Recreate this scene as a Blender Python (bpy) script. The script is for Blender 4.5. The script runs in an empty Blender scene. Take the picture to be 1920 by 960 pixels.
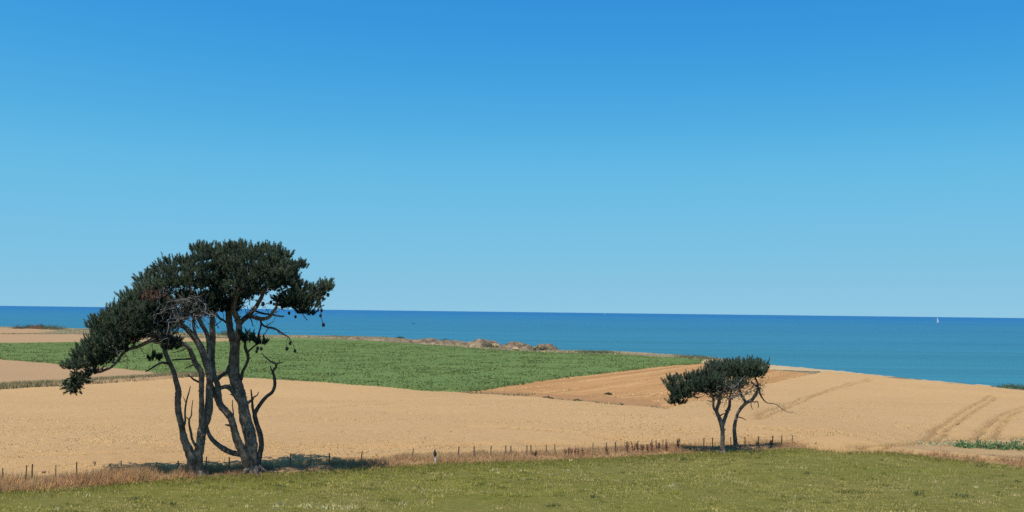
import bpy, math
import numpy as np
from mathutils import Matrix, Vector

rng = np.random.default_rng(7)
scene = bpy.context.scene
COL = scene.collection

# ------------------------------------------------------------------ camera
F_PX = 2000.0                       # focal length in pixels of the 1920 px wide photograph
EYE = np.array([0.0, 0.0, 8.0])
ROLL = math.atan(23 / 1920)
PITCH = math.atan(104.5 * math.cos(ROLL) / F_PX)
fw = np.array([0, math.cos(PITCH), math.sin(PITCH)])
r0 = np.array([1.0, 0, 0]); u0 = np.array([0, -math.sin(PITCH), math.cos(PITCH)])
RT = math.cos(ROLL) * r0 + math.sin(ROLL) * u0
UP = -math.sin(ROLL) * r0 + math.cos(ROLL) * u0
cam = bpy.data.cameras.new("camera")
cam.sensor_width = 36; cam.lens = 36 * F_PX / 1920
cam.clip_start = 0.1; cam.clip_end = 250000
camo = bpy.data.objects.new("camera", cam); COL.objects.link(camo)
m = Matrix.Identity(4)
for i in range(3):
    m[i][0] = RT[i]; m[i][1] = UP[i]; m[i][2] = -fw[i]; m[i][3] = EYE[i]
camo.matrix_world = m
scene.camera = camo

# ------------------------------------------------------------------ sky, sun, exposure
SHX, SHY = 0.27, 0.34               # shadow reach per metre of height: to the right, away
SUN_EL = math.atan(1 / math.hypot(SHX, SHY))
SUN_ROT = math.atan2(-SHX, -SHY)
world = bpy.data.worlds.new("World"); scene.world = world; world.use_nodes = True
wn = world.node_tree.nodes; wl = world.node_tree.links
for n in list(wn): wn.remove(n)
wo = wn.new("ShaderNodeOutputWorld"); bg = wn.new("ShaderNodeBackground")
sky = wn.new("ShaderNodeTexSky"); sky.sky_type = 'NISHITA'; sky.sun_disc = False
sky.sun_elevation = SUN_EL; sky.sun_rotation = SUN_ROT
sky.altitude = 0; sky.air_density = 1.0; sky.dust_density = 0.4; sky.ozone_density = 3.0
# the lowest, yellowest degrees of the modelled sky are skipped and the whole sky is graded to the deep summer blue of the photograph
tc = wn.new("ShaderNodeTexCoord"); mp = wn.new("ShaderNodeMapping"); mp.inputs["Location"].default_value = (0, 0, 0.15)
nm = wn.new("ShaderNodeVectorMath"); nm.operation = 'NORMALIZE'
wl.new(tc.outputs["Generated"], mp.inputs[0]); wl.new(mp.outputs[0], nm.inputs[0]); wl.new(nm.outputs[0], sky.inputs[0])
dn = wn.new("ShaderNodeVectorMath"); dn.operation = 'SCALE'; dn.inputs["Scale"].default_value = 0.1
cv = wn.new("ShaderNodeRGBCurve"); up_ = wn.new("ShaderNodeVectorMath"); up_.operation = 'SCALE'; up_.inputs["Scale"].default_value = 10.0
for ch, pts in enumerate([[(0, 0), (.09, .022), (.1225, .039), (.1485, .080), (.181, .150), (.273, .270), (.5, .50), (1, 1.0)],
                          [(0, .05), (.155, .165), (.207, .294), (.246, .398), (.2945, .500), (.418, .562), (.6, .68), (1, 1.0)],
                          [(0, .14), (.30, .46), (.370, .705), (.422, .750), (.480, .775), (.588, .755), (.75, .82), (1, 1.0)]]):
    c_ = cv.mapping.curves[ch]
    while len(c_.points) < len(pts): c_.points.new(0.5, 0.5)
    for k_, (px_, py_) in enumerate(pts): c_.points[k_].location = (px_, py_)
cv.mapping.update()
wl.new(sky.outputs[0], dn.inputs[0]); wl.new(dn.outputs[0], cv.inputs["Color"]); wl.new(cv.outputs[0], up_.inputs[0])
wl.new(up_.outputs[0], bg.inputs[0])
bg.inputs[1].default_value = 0.10
wl.new(bg.outputs[0], wo.inputs[0])
sun = bpy.data.lights.new("sun", 'SUN'); sun.energy = 5.0; sun.angle = math.radians(0.53)
sun.color = (1.0, 0.955, 0.88)
suno = bpy.data.objects.new("sun", sun); COL.objects.link(suno)
suno.rotation_euler = Vector((-SHX, -SHY, 1)).to_track_quat('Z', 'Y').to_euler()
scene.view_settings.view_transform = 'Standard'
scene.view_settings.look = 'None'
scene.view_settings.exposure = 0.0
scene.view_settings.gamma = 1.0
scene.view_settings.use_curve_mapping = False
scene.render.engine = 'CYCLES'
scene.cycles.max_bounces = 6
scene.cycles.use_denoising = False

# ------------------------------------------------------------------ helpers: rays and terrain
def ray(px, py):
    px = np.asarray(px, float); py = np.asarray(py, float)
    a = (px - 960) / F_PX; b = (480 - py) / F_PX
    return fw + a[..., None] * RT + b[..., None] * UP

def at_y(px, py, Y):
    d = ray(px, py); t = np.asarray(Y, float) / d[..., 1]
    return EYE + d * t[..., None]

def smooth01(t):
    t = np.clip(t, 0, 1); return t * t * (3 - 2 * t)

def flat_pts(pts, z):
    p = np.array(pts, float); d = ray(p[:, 0], p[:, 1])
    t = (z - EYE[2]) / d[:, 2]; return (EYE + d * t[:, None])[:, :2]

FRONT_PX = [(0,925),(130,920),(240,912),(360,903),(480,896),(640,886),(800,878),(960,870),(1100,863),(1250,857),
            (1350,853),(1440,849),(1500,846),(1560,845),(1640,849),(1720,857),(1800,866),(1920,879)]
_f = flat_pts(FRONT_PX, 0.0)
FXS = np.concatenate([[-140, -60], _f[:, 0], [36, 60, 250]])
FYS = np.concatenate([[30, 36], _f[:, 1], [52, 48, 44]])
def front(x): return np.interp(x, FXS, FYS)          # far edge of the meadow

COAST_PX = [(-200,610),(0,612.5),(160,616),(330,622),(470,628),(620,630.5),(720,633),(820,641),(930,652),(1040,658),(1150,660),
            (1300,669),(1420,680),(1530,690.5),(1640,701),(1750,712.5),(1850,721.5),(2000,736)]
_c = flat_pts(COAST_PX, -5.0)
CXS = np.concatenate([[-1500, -700], _c[:, 0], [120, 150, 190, 260]])
CYS = np.concatenate([[760, 700], _c[:, 1], [140, 80, 10, -120]])
def coast(x): return np.interp(x, CXS, CYS)

def height(x, y):
    x = np.asarray(x, float); y = np.asarray(y, float)
    s = y - front(x) - 3
    t = np.clip(s / 112, 0, 1)
    h = -5.0 * (t * 0.75 + 0.25 * smooth01(t))
    h = h + 6.4 * (1 - smooth01((y - 2) / 34))                      # bank the photographer stands on
    h = h + 0.22 * np.exp(-((y - front(x) - 1.6) / 1.6) ** 2)       # low bank under the verge
    far = smooth01((y - 75) / 120)
    h = h + far * 0.28 * np.sin(x * 0.031 + 0.7) * np.sin(y * 0.023 + x * 0.006)
    h = h + 0.07 * np.sin(x * 0.35) * np.sin(y * 0.28 + 1.0) * smooth01((y - 30) / 10)
    return h

def ground(pts, off=0.0):
    """world points where the rays through the pixels meet the terrain (raised by off)"""
    p = np.atleast_2d(np.array(pts, float)); d = ray(p[:, 0], p[:, 1])
    ys = np.concatenate([np.arange(20, 260, 0.25), np.arange(260, 900, 1.0)])
    out = np.zeros((len(p), 3))
    for i in range(len(p)):
        t = ys / d[i, 1]; q = EYE + d[i] * t[:, None]
        g = q[:, 2] - height(q[:, 0], q[:, 1]) - off
        k = np.argmax(g < 0)
        if g[k] >= 0: k = len(ys) - 1
        k = max(k, 1); a = g[k - 1] / (g[k - 1] - g[k] + 1e-9)
        out[i] = q[k - 1] + a * (q[k] - q[k - 1])
    return out

def in_poly(x, y, poly):
    inside = np.zeros(x.shape, bool); n = len(poly); j = n - 1
    for i in range(n):
        xi, yi = poly[i]; xj, yj = poly[j]
        c = ((yi > y) != (yj > y)) & (x < (xj - xi) * (y - yi) / (yj - yi + 1e-12) + xi)
        inside ^= c; j = i
    return inside

def seg_dist(x, y, line):
    best = np.full(x.shape, 1e9)
    for (ax, ay), (bx, by) in zip(line[:-1], line[1:]):
        dx, dy = bx - ax, by - ay
        t = np.clip(((x - ax) * dx + (y - ay) * dy) / (dx * dx + dy * dy + 1e-12), 0, 1)
        best = np.minimum(best, np.hypot(x - ax - t * dx, y - ay - t * dy))
    return best

def vnoise(x, y, s, seed=0):
    """smooth value noise, wavelength s"""
    x = np.asarray(x) / s; y = np.asarray(y) / s
    xi = np.floor(x).astype(np.int64); yi = np.floor(y).astype(np.int64)
    fx = x - xi; fy = y - yi; fx = fx * fx * (3 - 2 * fx); fy = fy * fy * (3 - 2 * fy)
    def hsh(a, b):
        v = (a * 374761393 + b * 668265263 + seed * 974711) & 0xffffffff
        v = ((v ^ (v >> 13)) * 1274126177) & 0xffffffff
        return ((v ^ (v >> 16)) & 0xffff) / 65535.0
    return ((hsh(xi, yi) * (1 - fx) + hsh(xi + 1, yi) * fx) * (1 - fy) +
            (hsh(xi, yi + 1) * (1 - fx) + hsh(xi + 1, yi + 1) * fx) * fy)

# ------------------------------------------------------------------ helpers: meshes and objects
def mesh_np(name, v, f, mat, col=None, smooth=False, parent=None):
    """v (n,3); f (k,3) or (k,4) array, or list of such arrays"""
    me = bpy.data.meshes.new(name)
    fl = f if isinstance(f, list) else [f]
    fl = [a for a in fl if len(a)]
    me.vertices.add(len(v)); me.vertices.foreach_set("co", np.ascontiguousarray(v, dtype=np.float32).ravel())
    idx = np.concatenate([a.ravel() for a in fl]).astype(np.int32)
    tot = np.concatenate([np.full(len(a), a.shape[1]) for a in fl]).astype(np.int32)
    start = np.concatenate([[0], np.cumsum(tot)[:-1]]).astype(np.int32)
    me.loops.add(len(idx)); me.loops.foreach_set("vertex_index", idx)
    me.polygons.add(len(tot)); me.polygons.foreach_set("loop_start", start); me.polygons.foreach_set("loop_total", tot)
    me.polygons.foreach_set("use_smooth", np.full(len(tot), smooth))
    me.update(calc_edges=True)
    if col is not None:
        a = me.attributes.new("Col", 'FLOAT_COLOR', 'POINT')
        c4 = np.ones((len(v), 4), np.float32); c4[:, :3] = col
        a.data.foreach_set("color", c4.ravel())
    me.materials.append(mat)
    o = bpy.data.objects.new(name, me); COL.objects.link(o)
    if parent is not None: o.parent = parent
    return o

def tag(o, label=None, cat=None, group=None, kind=None):
    if label: o["label"] = label
    if cat: o["category"] = cat
    if group: o["group"] = group
    if kind: o["kind"] = kind
    return o

def empty(name, loc):
    o = bpy.data.objects.new(name, None); COL.objects.link(o); o.location = loc
    o.empty_display_size = 0.3
    return o

class MB:
    def __init__(s): s.v = []; s.f3 = []; s.f4 = []; s.c = []; s.n = 0
    def add(s, v, f, col=None):
        v = np.asarray(v, float); f = np.asarray(f, int)
        (s.f3 if f.shape[1] == 3 else s.f4).append(f + s.n)
        s.v.append(v); s.n += len(v)
        c = np.zeros((len(v), 3)) + (0.5 if col is None else np.asarray(col)); s.c.append(c)
    def build(s, name, mat, parent=None, origin=(0, 0, 0), smooth=False, color=False):
        v = np.concatenate(s.v) - np.asarray(origin)
        f = []
        if s.f3: f.append(np.concatenate(s.f3))
        if s.f4: f.append(np.concatenate(s.f4))
        return mesh_np(name, v, f, mat, np.concatenate(s.c) if color else None, smooth, parent)

def catmull(p, n):
    p = np.asarray(p, float)
    q = np.vstack([2 * p[0] - p[1], p, 2 * p[-1] - p[-2]])
    out = []
    for i in range(1, len(q) - 2):
        t = np.linspace(0, 1, n, endpoint=False)[:, None]
        a, b, c, d = q[i - 1], q[i], q[i + 1], q[i + 2]
        out.append(0.5 * (2 * b + (c - a) * t + (2 * a - 5 * b + 4 * c - d) * t**2 + (-a + 3 * b - 3 * c + d) * t**3))
    out.append(p[-1:]); return np.vstack(out)

def tube(mb, pts, rad, sides=9, sub=5, lump=0.10, col=None):
    """pts (n,3), rad (n,)"""
    pr = np.hstack([np.asarray(pts, float), np.asarray(rad, float)[:, None]])
    c = catmull(pr, sub) if len(pr) > 2 else np.array([pr[0] * (1 - t) + pr[-1] * t for t in np.linspace(0, 1, 4)])
    P = c[:, :3]; R = np.maximum(c[:, 3] * (1 + np.clip(rng.normal(0, lump * .22, len(c)), -.2, .2)), 0.003)
    T = np.gradient(P, axis=0); T /= np.linalg.norm(T, axis=1)[:, None] + 1e-9
    ref = np.array([0.31, 0.95, 0.05]) if abs(T[0, 1]) < 0.9 else np.array([1.0, 0, 0])
    U = np.cross(T, ref); U /= np.linalg.norm(U, axis=1)[:, None] + 1e-9
    W = np.cross(T, U)
    an = np.linspace(0, 2 * np.pi, sides, endpoint=False)
    ph = rng.uniform(0, 6.28, 3)
    L = np.concatenate([[0], np.cumsum(np.linalg.norm(np.diff(P, axis=0), axis=1))])
    k = 1 + lump * (np.sin(2 * an[None] + ph[0] + 2.1 * L[:, None]) * 0.6 + np.sin(3 * an[None] + ph[1] - 3.3 * L[:, None]) * 0.5
                    + rng.normal(0, 0.22, (len(P), sides)))
    ring = P[:, None] + R[:, None, None] * k[..., None] * (np.cos(an)[None, :, None] * U[:, None] + np.sin(an)[None, :, None] * W[:, None])
    v = ring.reshape(-1, 3); n = len(P)
    i = np.arange(n - 1)[:, None] * sides; j = np.arange(sides)[None]; j2 = (j + 1) % sides
    f = np.stack([i + j, i + j2, i + sides + j2, i + sides + j], -1).reshape(-1, 4)
    base = mb.n
    mb.add(v, f, col)
    ends = np.array([P[0], P[-1]])
    jj = np.arange(sides)
    e0 = np.stack([np.full(sides, 0), 2 + jj * 0, 2 + jj * 0], -1)
    capv = np.vstack([P[0], ring[0], P[-1], ring[-1]])
    f0 = np.stack([np.zeros(sides, int), 1 + (jj + 1) % sides, 1 + jj], -1)
    f1 = np.stack([np.full(sides, sides + 1), sides + 2 + jj, sides + 2 + (jj + 1) % sides], -1)
    mb.add(capv, np.vstack([f0, f1]), col)

def box(mb, lo, hi, col=None):
    x0, y0, z0 = lo; x1, y1, z1 = hi
    v = [(x0,y0,z0),(x1,y0,z0),(x1,y1,z0),(x0,y1,z0),(x0,y0,z1),(x1,y0,z1),(x1,y1,z1),(x0,y1,z1)]
    mb.add(v, [(0,3,2,1),(4,5,6,7),(0,1,5,4),(1,2,6,5),(2,3,7,6),(3,0,4,7)], col)

# ------------------------------------------------------------------ materials
def new_mat(name):
    mt = bpy.data.materials.new(name); mt.use_nodes = True
    nt = mt.node_tree
    return mt, nt.nodes, nt.links, nt.nodes["Principled BSDF"]

def noise(N, L, scale, detail=6, rough=0.6, stretch=None, co=None):
    t = N.new("ShaderNodeTexNoise"); t.inputs["Scale"].default_value = scale
    t.inputs["Detail"].default_value = detail; t.inputs["Roughness"].default_value = rough
    if co is None: co = N.new("ShaderNodeTexCoord").outputs["Object"]
    if stretch:
        mp = N.new("ShaderNodeMapping"); mp.inputs["Scale"].default_value = stretch[:3]
        if len(stretch) > 3:                                # turn first, then stretch
            mp.vector_type = 'TEXTURE'; mp.inputs["Rotation"].default_value = (0, 0, stretch[3])
            mp.inputs["Scale"].default_value = [1 / q for q in stretch[:3]]
        L.new(co, mp.inputs["Vector"]); co = mp.outputs[0]
    L.new(co, t.inputs["Vector"]); return t.outputs["Fac"]

def ramp(N, L, fac, stops):
    r = N.new("ShaderNodeValToRGB"); L.new(fac, r.inputs[0])
    e = r.color_ramp.elements
    while len(e) < len(stops): e.new(0.5)
    for k, (p, c) in enumerate(stops): e[k].position = p; e[k].color = (*c, 1)
    return r.outputs[0]

def mixc(N, L, fac, a, b, mode='MIX'):
    mx = N.new("ShaderNodeMix"); mx.data_type = 'RGBA'; mx.blend_type = mode
    if isinstance(fac, float): mx.inputs[0].default_value = fac
    else: L.new(fac, mx.inputs[0])
    for s, q in ((6, a), (7, b)):
        if isinstance(q, tuple): mx.inputs[s].default_value = (*q, 1)
        else: L.new(q, mx.inputs[s])
    return mx.outputs[2]

def bump(N, L, B, fac, strength, dist):
    b = N.new("ShaderNodeBump"); b.inputs["Strength"].default_value = strength; b.inputs["Distance"].default_value = dist
    L.new(fac, b.inputs["Height"]); L.new(b.outputs[0], B.inputs["Normal"])

def surf(name, stops_big, big, stops_fine, fine, bstr=0.5, bdist=0.1, stretch=None, rough=0.9, mixf=0.5):
    mt, N, L, B = new_mat(name)
    a = ramp(N, L, noise(N, L, big, 5, 0.6), stops_big)
    nf = noise(N, L, fine, 8, 0.75, stretch)
    c = mixc(N, L, mixf, a, ramp(N, L, nf, stops_fine))
    L.new(c, B.inputs["Base Color"]); B.inputs["Roughness"].default_value = rough
    B.inputs["Specular IOR Level"].default_value = 0.15
    bump(N, L, B, nf, bstr, bdist)
    return mt

def leafy(name, transl=0.35, rough=0.7, spec=0.2, lift=0.8):
    mt, N, L, B = new_mat(name)
    at = N.new("ShaderNodeAttribute"); at.attribute_name = "Col"
    L.new(at.outputs["Color"], B.inputs["Base Color"])
    B.inputs["Roughness"].default_value = rough; B.inputs["Specular IOR Level"].default_value = spec
    ge = N.new("ShaderNodeNewGeometry"); sc_ = N.new("ShaderNodeVectorMath"); sc_.operation = 'SCALE'; sc_.inputs["Scale"].default_value = 1 - lift
    ad = N.new("ShaderNodeVectorMath"); ad.operation = 'ADD'; ad.inputs[1].default_value = (0, 0, lift)
    nz = N.new("ShaderNodeVectorMath"); nz.operation = 'NORMALIZE'
    L.new(ge.outputs["Normal"], sc_.inputs[0]); L.new(sc_.outputs[0], ad.inputs[0]); L.new(ad.outputs[0], nz.inputs[0]); L.new(nz.outputs[0], B.inputs["Normal"])
    tr = N.new("ShaderNodeBsdfTranslucent"); L.new(at.outputs["Color"], tr.inputs[0])
    dn_ = N.new("ShaderNodeVectorMath"); dn_.operation = 'SUBTRACT'; dn_.inputs[1].default_value = (0, 0, lift)
    nd = N.new("ShaderNodeVectorMath"); nd.operation = 'NORMALIZE'
    L.new(sc_.outputs[0], dn_.inputs[0]); L.new(dn_.outputs[0], nd.inputs[0]); L.new(nd.outputs[0], tr.inputs["Normal"])
    tint = mixc(N, L, 1.0, at.outputs["Color"], (transl, transl, transl * .8), 'MULTIPLY'); L.new(tint, tr.inputs[0])
    mx = N.new("ShaderNodeAddShader")
    L.new(B.outputs[0], mx.inputs[0]); L.new(tr.outputs[0], mx.inputs[1])
    L.new(mx.outputs[0], N["Material Output"].inputs[0])
    return mt

M = {}
M['leaf'] = leafy('grass blades', 0.85)
M['needle'] = leafy('pine needles', 0.6, 0.6, 0.15, 0.55)
M['ground'] = surf('coastal turf', [(0.3, (.10,.10,.045)), (0.5, (.20,.155,.08)), (0.7, (.27,.20,.12))], 0.05,
                   [(0.3, (.09,.09,.04)), (0.7, (.28,.21,.13))], 0.8, 0.6, 0.3)
M['meadow'] = surf('meadow turf', [(0.35, (.140,.136,.018)), (0.65, (.178,.146,.038))], 0.09,
                   [(0.35, (.05,.05,.008)), (0.55, (.13,.118,.02)), (0.7, (.28,.22,.07))], 3.0, 0.8, 0.1, (0.5, 1.6, 1))
M['verge'] = surf('dry verge litter', [(0.3, (.27,.150,.072)), (0.7, (.37,.22,.105))], 0.4,
                  [(0.3, (.18,.10,.048)), (0.7, (.42,.26,.125))], 4.0, 0.8, 0.1)
def wheat_mat(name, c0, c1, d0, d1):
    mt = surf(name, [(0.3, c0), (0.7, c1)], 0.035, [(0.25, d0), (0.5, tuple((np.array(d0) + np.array(d1)) / 2)), (0.75, d1)],
                2.2, 0.9, 0.15, (0.6, 1.4, 1), 0.85, 0.5)
    N, L = mt.node_tree.nodes, mt.node_tree.links; B = N["Principled BSDF"]
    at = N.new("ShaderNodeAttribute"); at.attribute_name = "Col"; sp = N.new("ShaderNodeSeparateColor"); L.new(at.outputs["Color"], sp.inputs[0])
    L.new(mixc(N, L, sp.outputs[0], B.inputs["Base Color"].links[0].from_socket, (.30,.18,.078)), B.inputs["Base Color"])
    return mt
M['wheat'] = wheat_mat('ripe wheat', (.375,.222,.098), (.470,.288,.132), (.39,.228,.100), (.475,.292,.134))
M['wheat_far'] = wheat_mat('ripe wheat far', (.325,.195,.095), (.365,.222,.11), (.29,.172,.083), (.395,.248,.127))
M['green'] = surf('green crop', [(0.3, (.090,.135,.036)), (0.7, (.125,.168,.046))], 0.03,
                  [(0.33, (.068,.108,.028)), (0.5, (.105,.15,.04)), (0.68, (.15,.195,.06))], 0.7, 0.5, 0.15, (0.6, 1.3, 1))
_fa = flat_pts([(977,729), (1256,695)], -5.0); FUR_A = math.atan2(_fa[1, 1] - _fa[0, 1], _fa[1, 0] - _fa[0, 0])
def stubble_mat():
    mt, N, L, B = new_mat('ploughed stubble')
    co = N.new("ShaderNodeTexCoord").outputs["Object"]
    big = ramp(N, L, noise(N, L, 0.03, 4, 0.6, None, co), [(0.3, (.34,.165,.06)), (0.7, (.40,.205,.08))])
    st = noise(N, L, 0.42, 6, 0.65, (0.03, 1.0, 1, FUR_A), co)
    st_c = ramp(N, L, st, [(0.36, (.20,.09,.033)), (0.5, (.37,.19,.075)), (0.64, (.56,.325,.14))])
    fine = noise(N, L, 1.5, 7, 0.75, None, co)
    c = mixc(N, L, 0.55, big, st_c)
    c = mixc(N, L, 0.35, c, ramp(N, L, fine, [(0.3, (.19,.09,.033)), (0.7, (.50,.285,.12))]))
    L.new(c, B.inputs["Base Color"]); B.inputs["Roughness"].default_value = 0.95
    B.inputs["Specular IOR Level"].default_value = 0.1
    bump(N, L, B, fine, 0.7, 0.15); return mt, N
M['stubble'], _ = stubble_mat()
M['rut'] = surf('track straw and soil with shade', [(0.3, (.22,.13,.056)), (0.7, (.29,.175,.078))], 0.3, [(0.3, (.17,.098,.042)), (0.7, (.34,.21,.096))], 2.5, 0.6, 0.1)  # soil brown, darkened to hold the shade of the stalk walls
M['headland'] = surf('bare headland soil', [(0.3, (.27,.135,.055)), (0.7, (.34,.175,.072))], 0.08, [(0.3, (.22,.11,.045)), (0.7, (.38,.20,.088))], 0.9, 0.6, 0.12)
M['sand'] = surf('pale sand', [(0.3, (.36,.25,.135)), (0.7, (.46,.335,.195))], 0.1, [(0.3, (.22,.15,.075)), (0.7, (.50,.375,.225))], 1.2, 0.6, 0.15)
M['path'] = surf('sandy field path', [(0.3, (.31,.185,.082)), (0.7, (.41,.26,.122))], 0.25, [(0.3, (.21,.115,.05)), (0.7, (.46,.30,.148))], 2.0, 0.6, 0.1, (0.25, 2.0, 1))
M['dune'] = surf('dune turf and rubble', [(0.40, (.06,.05,.03)), (0.5, (.18,.12,.075)), (0.60, (.36,.26,.165))], 0.35,
                 [(0.38, (.045,.04,.025)), (0.62, (.34,.24,.155))], 0.5, 1.0, 0.6)
def bark_mat(name, a, b, c):
    mt, N, L, B = new_mat(name)
    n1 = noise(N, L, 6.0, 8, 0.75, (2.0, 2.0, 0.6)); n2 = noise(N, L, 2.2, 5, 0.65)
    col = mixc(N, L, 0.5, ramp(N, L, n1, [(0.38, a), (0.5, b), (0.62, c)]), ramp(N, L, n2, [(0.38, a), (0.5, b), (0.6, c)]))
    L.new(col, B.inputs["Base Color"]); B.inputs["Roughness"].default_value = 0.9
    B.inputs["Specular IOR Level"].default_value = 0.15
    bump(N, L, B, n1, 1.0, 0.12); return mt
M['bark'] = bark_mat('pine bark', (.055,.042,.034), (.165,.124,.10), (.36,.285,.235))
M['deadwood'] = bark_mat('bare grey wood', (.10,.085,.08), (.20,.175,.16), (.34,.30,.28))
M['darkbark'] = bark_mat('dark bark', (.035,.03,.028), (.085,.07,.062), (.15,.125,.11))
M['post'] = bark_mat('weathered post', (.09,.06,.04), (.17,.115,.078), (.26,.185,.13))
def plain(name, c, rough=0.6, metal=0.0):
    mt, N, L, B = new_mat(name)
    n = noise(N, L, 6.0, 4)
    L.new(ramp(N, L, n, [(0.3, tuple(np.array(c) * 0.85)), (0.7, c)]), B.inputs["Base Color"])
    B.inputs["Roughness"].default_value = rough; B.inputs["Metallic"].default_value = metal; return mt
M['wire'] = plain('galvanised wire', (.14,.13,.12), 0.7, 0.2)
M['white'] = plain('white paint', (.62,.62,.60), 0.6)
M['sail'] = plain('white sailcloth', (.82,.84,.84), 0.8)
M['hull'] = plain('dark hull paint', (.04,.045,.055), 0.4)
M['cone'] = plain('pine cone', (.045,.035,.028), 0.9)
M['black'] = plain('dark cap', (.03,.025,.022), 0.8)

def sea_mat():
    mt, N, L, B = new_mat('sea water')
    co = N.new("ShaderNodeTexCoord").outputs["Object"]
    sp = N.new("ShaderNodeSeparateXYZ"); L.new(co, sp.inputs[0])
    lg = N.new("ShaderNodeMath"); lg.operation = 'LOGARITHM'; lg.inputs[1].default_value = 10; L.new(sp.outputs[1], lg.inputs[0])
    mr = N.new("ShaderNodeMapRange"); mr.inputs[1].default_value = 2.6; mr.inputs[2].default_value = 4.0
    L.new(lg.outputs[0], mr.inputs[0])
    # shallow turquoise water over the shelf, deep blue offshore, in drifting bands
    nb = noise(N, L, 0.0009, 5, 0.6, (0.35, 1.0, 1.0), co)
    ad = N.new("ShaderNodeMath"); ad.operation = 'MULTIPLY_ADD'; ad.inputs[1].default_value = 0.9; ad.inputs[2].default_value = -0.45
    L.new(nb, ad.inputs[0])
    s = N.new("ShaderNodeMath"); s.operation = 'ADD'; L.new(mr.outputs[0], s.inputs[0]); L.new(ad.outputs[0], s.inputs[1])
    c = ramp(N, L, s.outputs[0], [(0.0, (.032,.148,.190)), (0.45, (.028,.138,.208)), (0.8, (.020,.122,.238)), (1.0, (.016,.104,.246))])
    sw = ramp(N, L, noise(N, L, 0.02, 6, 0.7, (0.08, 1.0, 1.0), co), [(0.3, (.80,.82,.84)), (0.7, (1.2,1.18,1.16))])
    c = mixc(N, L, 1.0, c, sw, 'MULTIPLY')
    L.new(c, B.inputs["Base Color"])
    B.inputs["Roughness"].default_value = 0.4; B.inputs["IOR"].default_value = 1.33
    B.inputs["Specular IOR Level"].default_value = 0.2
    w = noise(N, L, 0.12, 8, 0.65, (0.5, 1.0, 1.0), co)
    bump(N, L, B, w, 0.6, 2.0); return mt
M['sea'] = sea_mat()

# ------------------------------------------------------------------ ground, sea
def spaced(segs):
    out = []
    for a, b, d in segs: out.append(np.arange(a, b, d))
    return np.concatenate(out + [[segs[-1][1]]])
xs = spaced([(-1300, -420, 40), (-420, -72, 5), (-72, 110, 1.3), (110, 260, 6)])
ys = spaced([(-80, 0, 8), (0, 130, 1.3), (130, 300, 2.5), (300, 780, 4)])
X, Y = np.meshgrid(xs, ys)
Z = height(X, Y) - 0.15 + 0.12 * (vnoise(X, Y, 6, 3) - 0.5)
slope = np.gradient(coast(xs), xs); cd = (coast(X) + 5 * (vnoise(X, Y, 17, 5) - 0.5) - Y) / np.sqrt(1 + slope[None] ** 2)
Z = Z + (vnoise(X, Y, 9, 8) - 0.35) * 0.9 * np.exp(-((cd - 6) / 7) ** 2)
Z = np.where(cd < 0, np.maximum(Z + cd * 2.4, -17.0), Z)
nx = len(xs)
i = (np.arange(len(ys) - 1)[:, None] * nx + np.arange(nx - 1)[None]).ravel()
quads = np.stack([i, i + 1, i + nx + 1, i + nx], -1)
g = mesh_np('ground', np.stack([X, Y, Z], -1).reshape(-1, 3), quads, M['ground'], smooth=True)
tag(g, 'rough coastal turf running out to the low cliff edge', kind='structure')
sv = np.array([(-90000, -300, -14), (90000, -300, -14), (90000, 120000, -14), (-90000, 120000, -14)], float)
sea = mesh_np('sea', sv, np.array([[0, 1, 2, 3]]), M['sea'])
tag(sea, 'calm blue sea reaching the horizon', kind='structure')

# ------------------------------------------------------------------ field sheets
def sheet(name, poly, res, crop, mat, label, amp=0.05, low=None, kind='structure', smooth=True, bigamp=0.0, drop=None):
    poly = np.asarray(poly, float)[:, :2]
    x0, y0 = poly.min(0) - res; x1, y1 = poly.max(0) + res
    xs = np.arange(x0, x1 + res, res); ys = np.arange(y0, y1 + res, res)
    X, Y = np.meshgrid(xs, ys)
    X = X + rng.uniform(-.3, .3, X.shape) * res; Y = Y + rng.uniform(-.3, .3, Y.shape) * res
    ins = in_poly(X, Y, poly)
    H = height(X, Y)
    Z = H + crop + rng.normal(0, amp, X.shape) + bigamp * (vnoise(X, Y, 5, 11) - 0.5)
    if low is not None: Z = Z - (low(X, Y) if drop is None else np.minimum(low(X, Y) + drop(X, Y), 0.52))
    Z = np.where(ins, Z, H - 0.14)
    n = X.shape[1]
    i = (np.arange(X.shape[0] - 1)[:, None] * n + np.arange(n - 1)[None])
    k = ins[:-1, :-1] | ins[1:, :-1] | ins[:-1, 1:] | ins[1:, 1:]
    i = i[k]
    q = np.stack([i, i + 1, i + n + 1, i + n], -1)
    used = np.unique(q); remap = np.zeros(X.size, int); remap[used] = np.arange(len(used))
    v = np.stack([X, Y, Z], -1).reshape(-1, 3)[used]
    col = None
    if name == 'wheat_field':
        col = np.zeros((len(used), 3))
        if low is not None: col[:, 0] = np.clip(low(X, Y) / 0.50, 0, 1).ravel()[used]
    o = mesh_np(name, v, remap[q], mat, col, smooth=smooth)
    tag(o, label, kind=kind); return o

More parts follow.
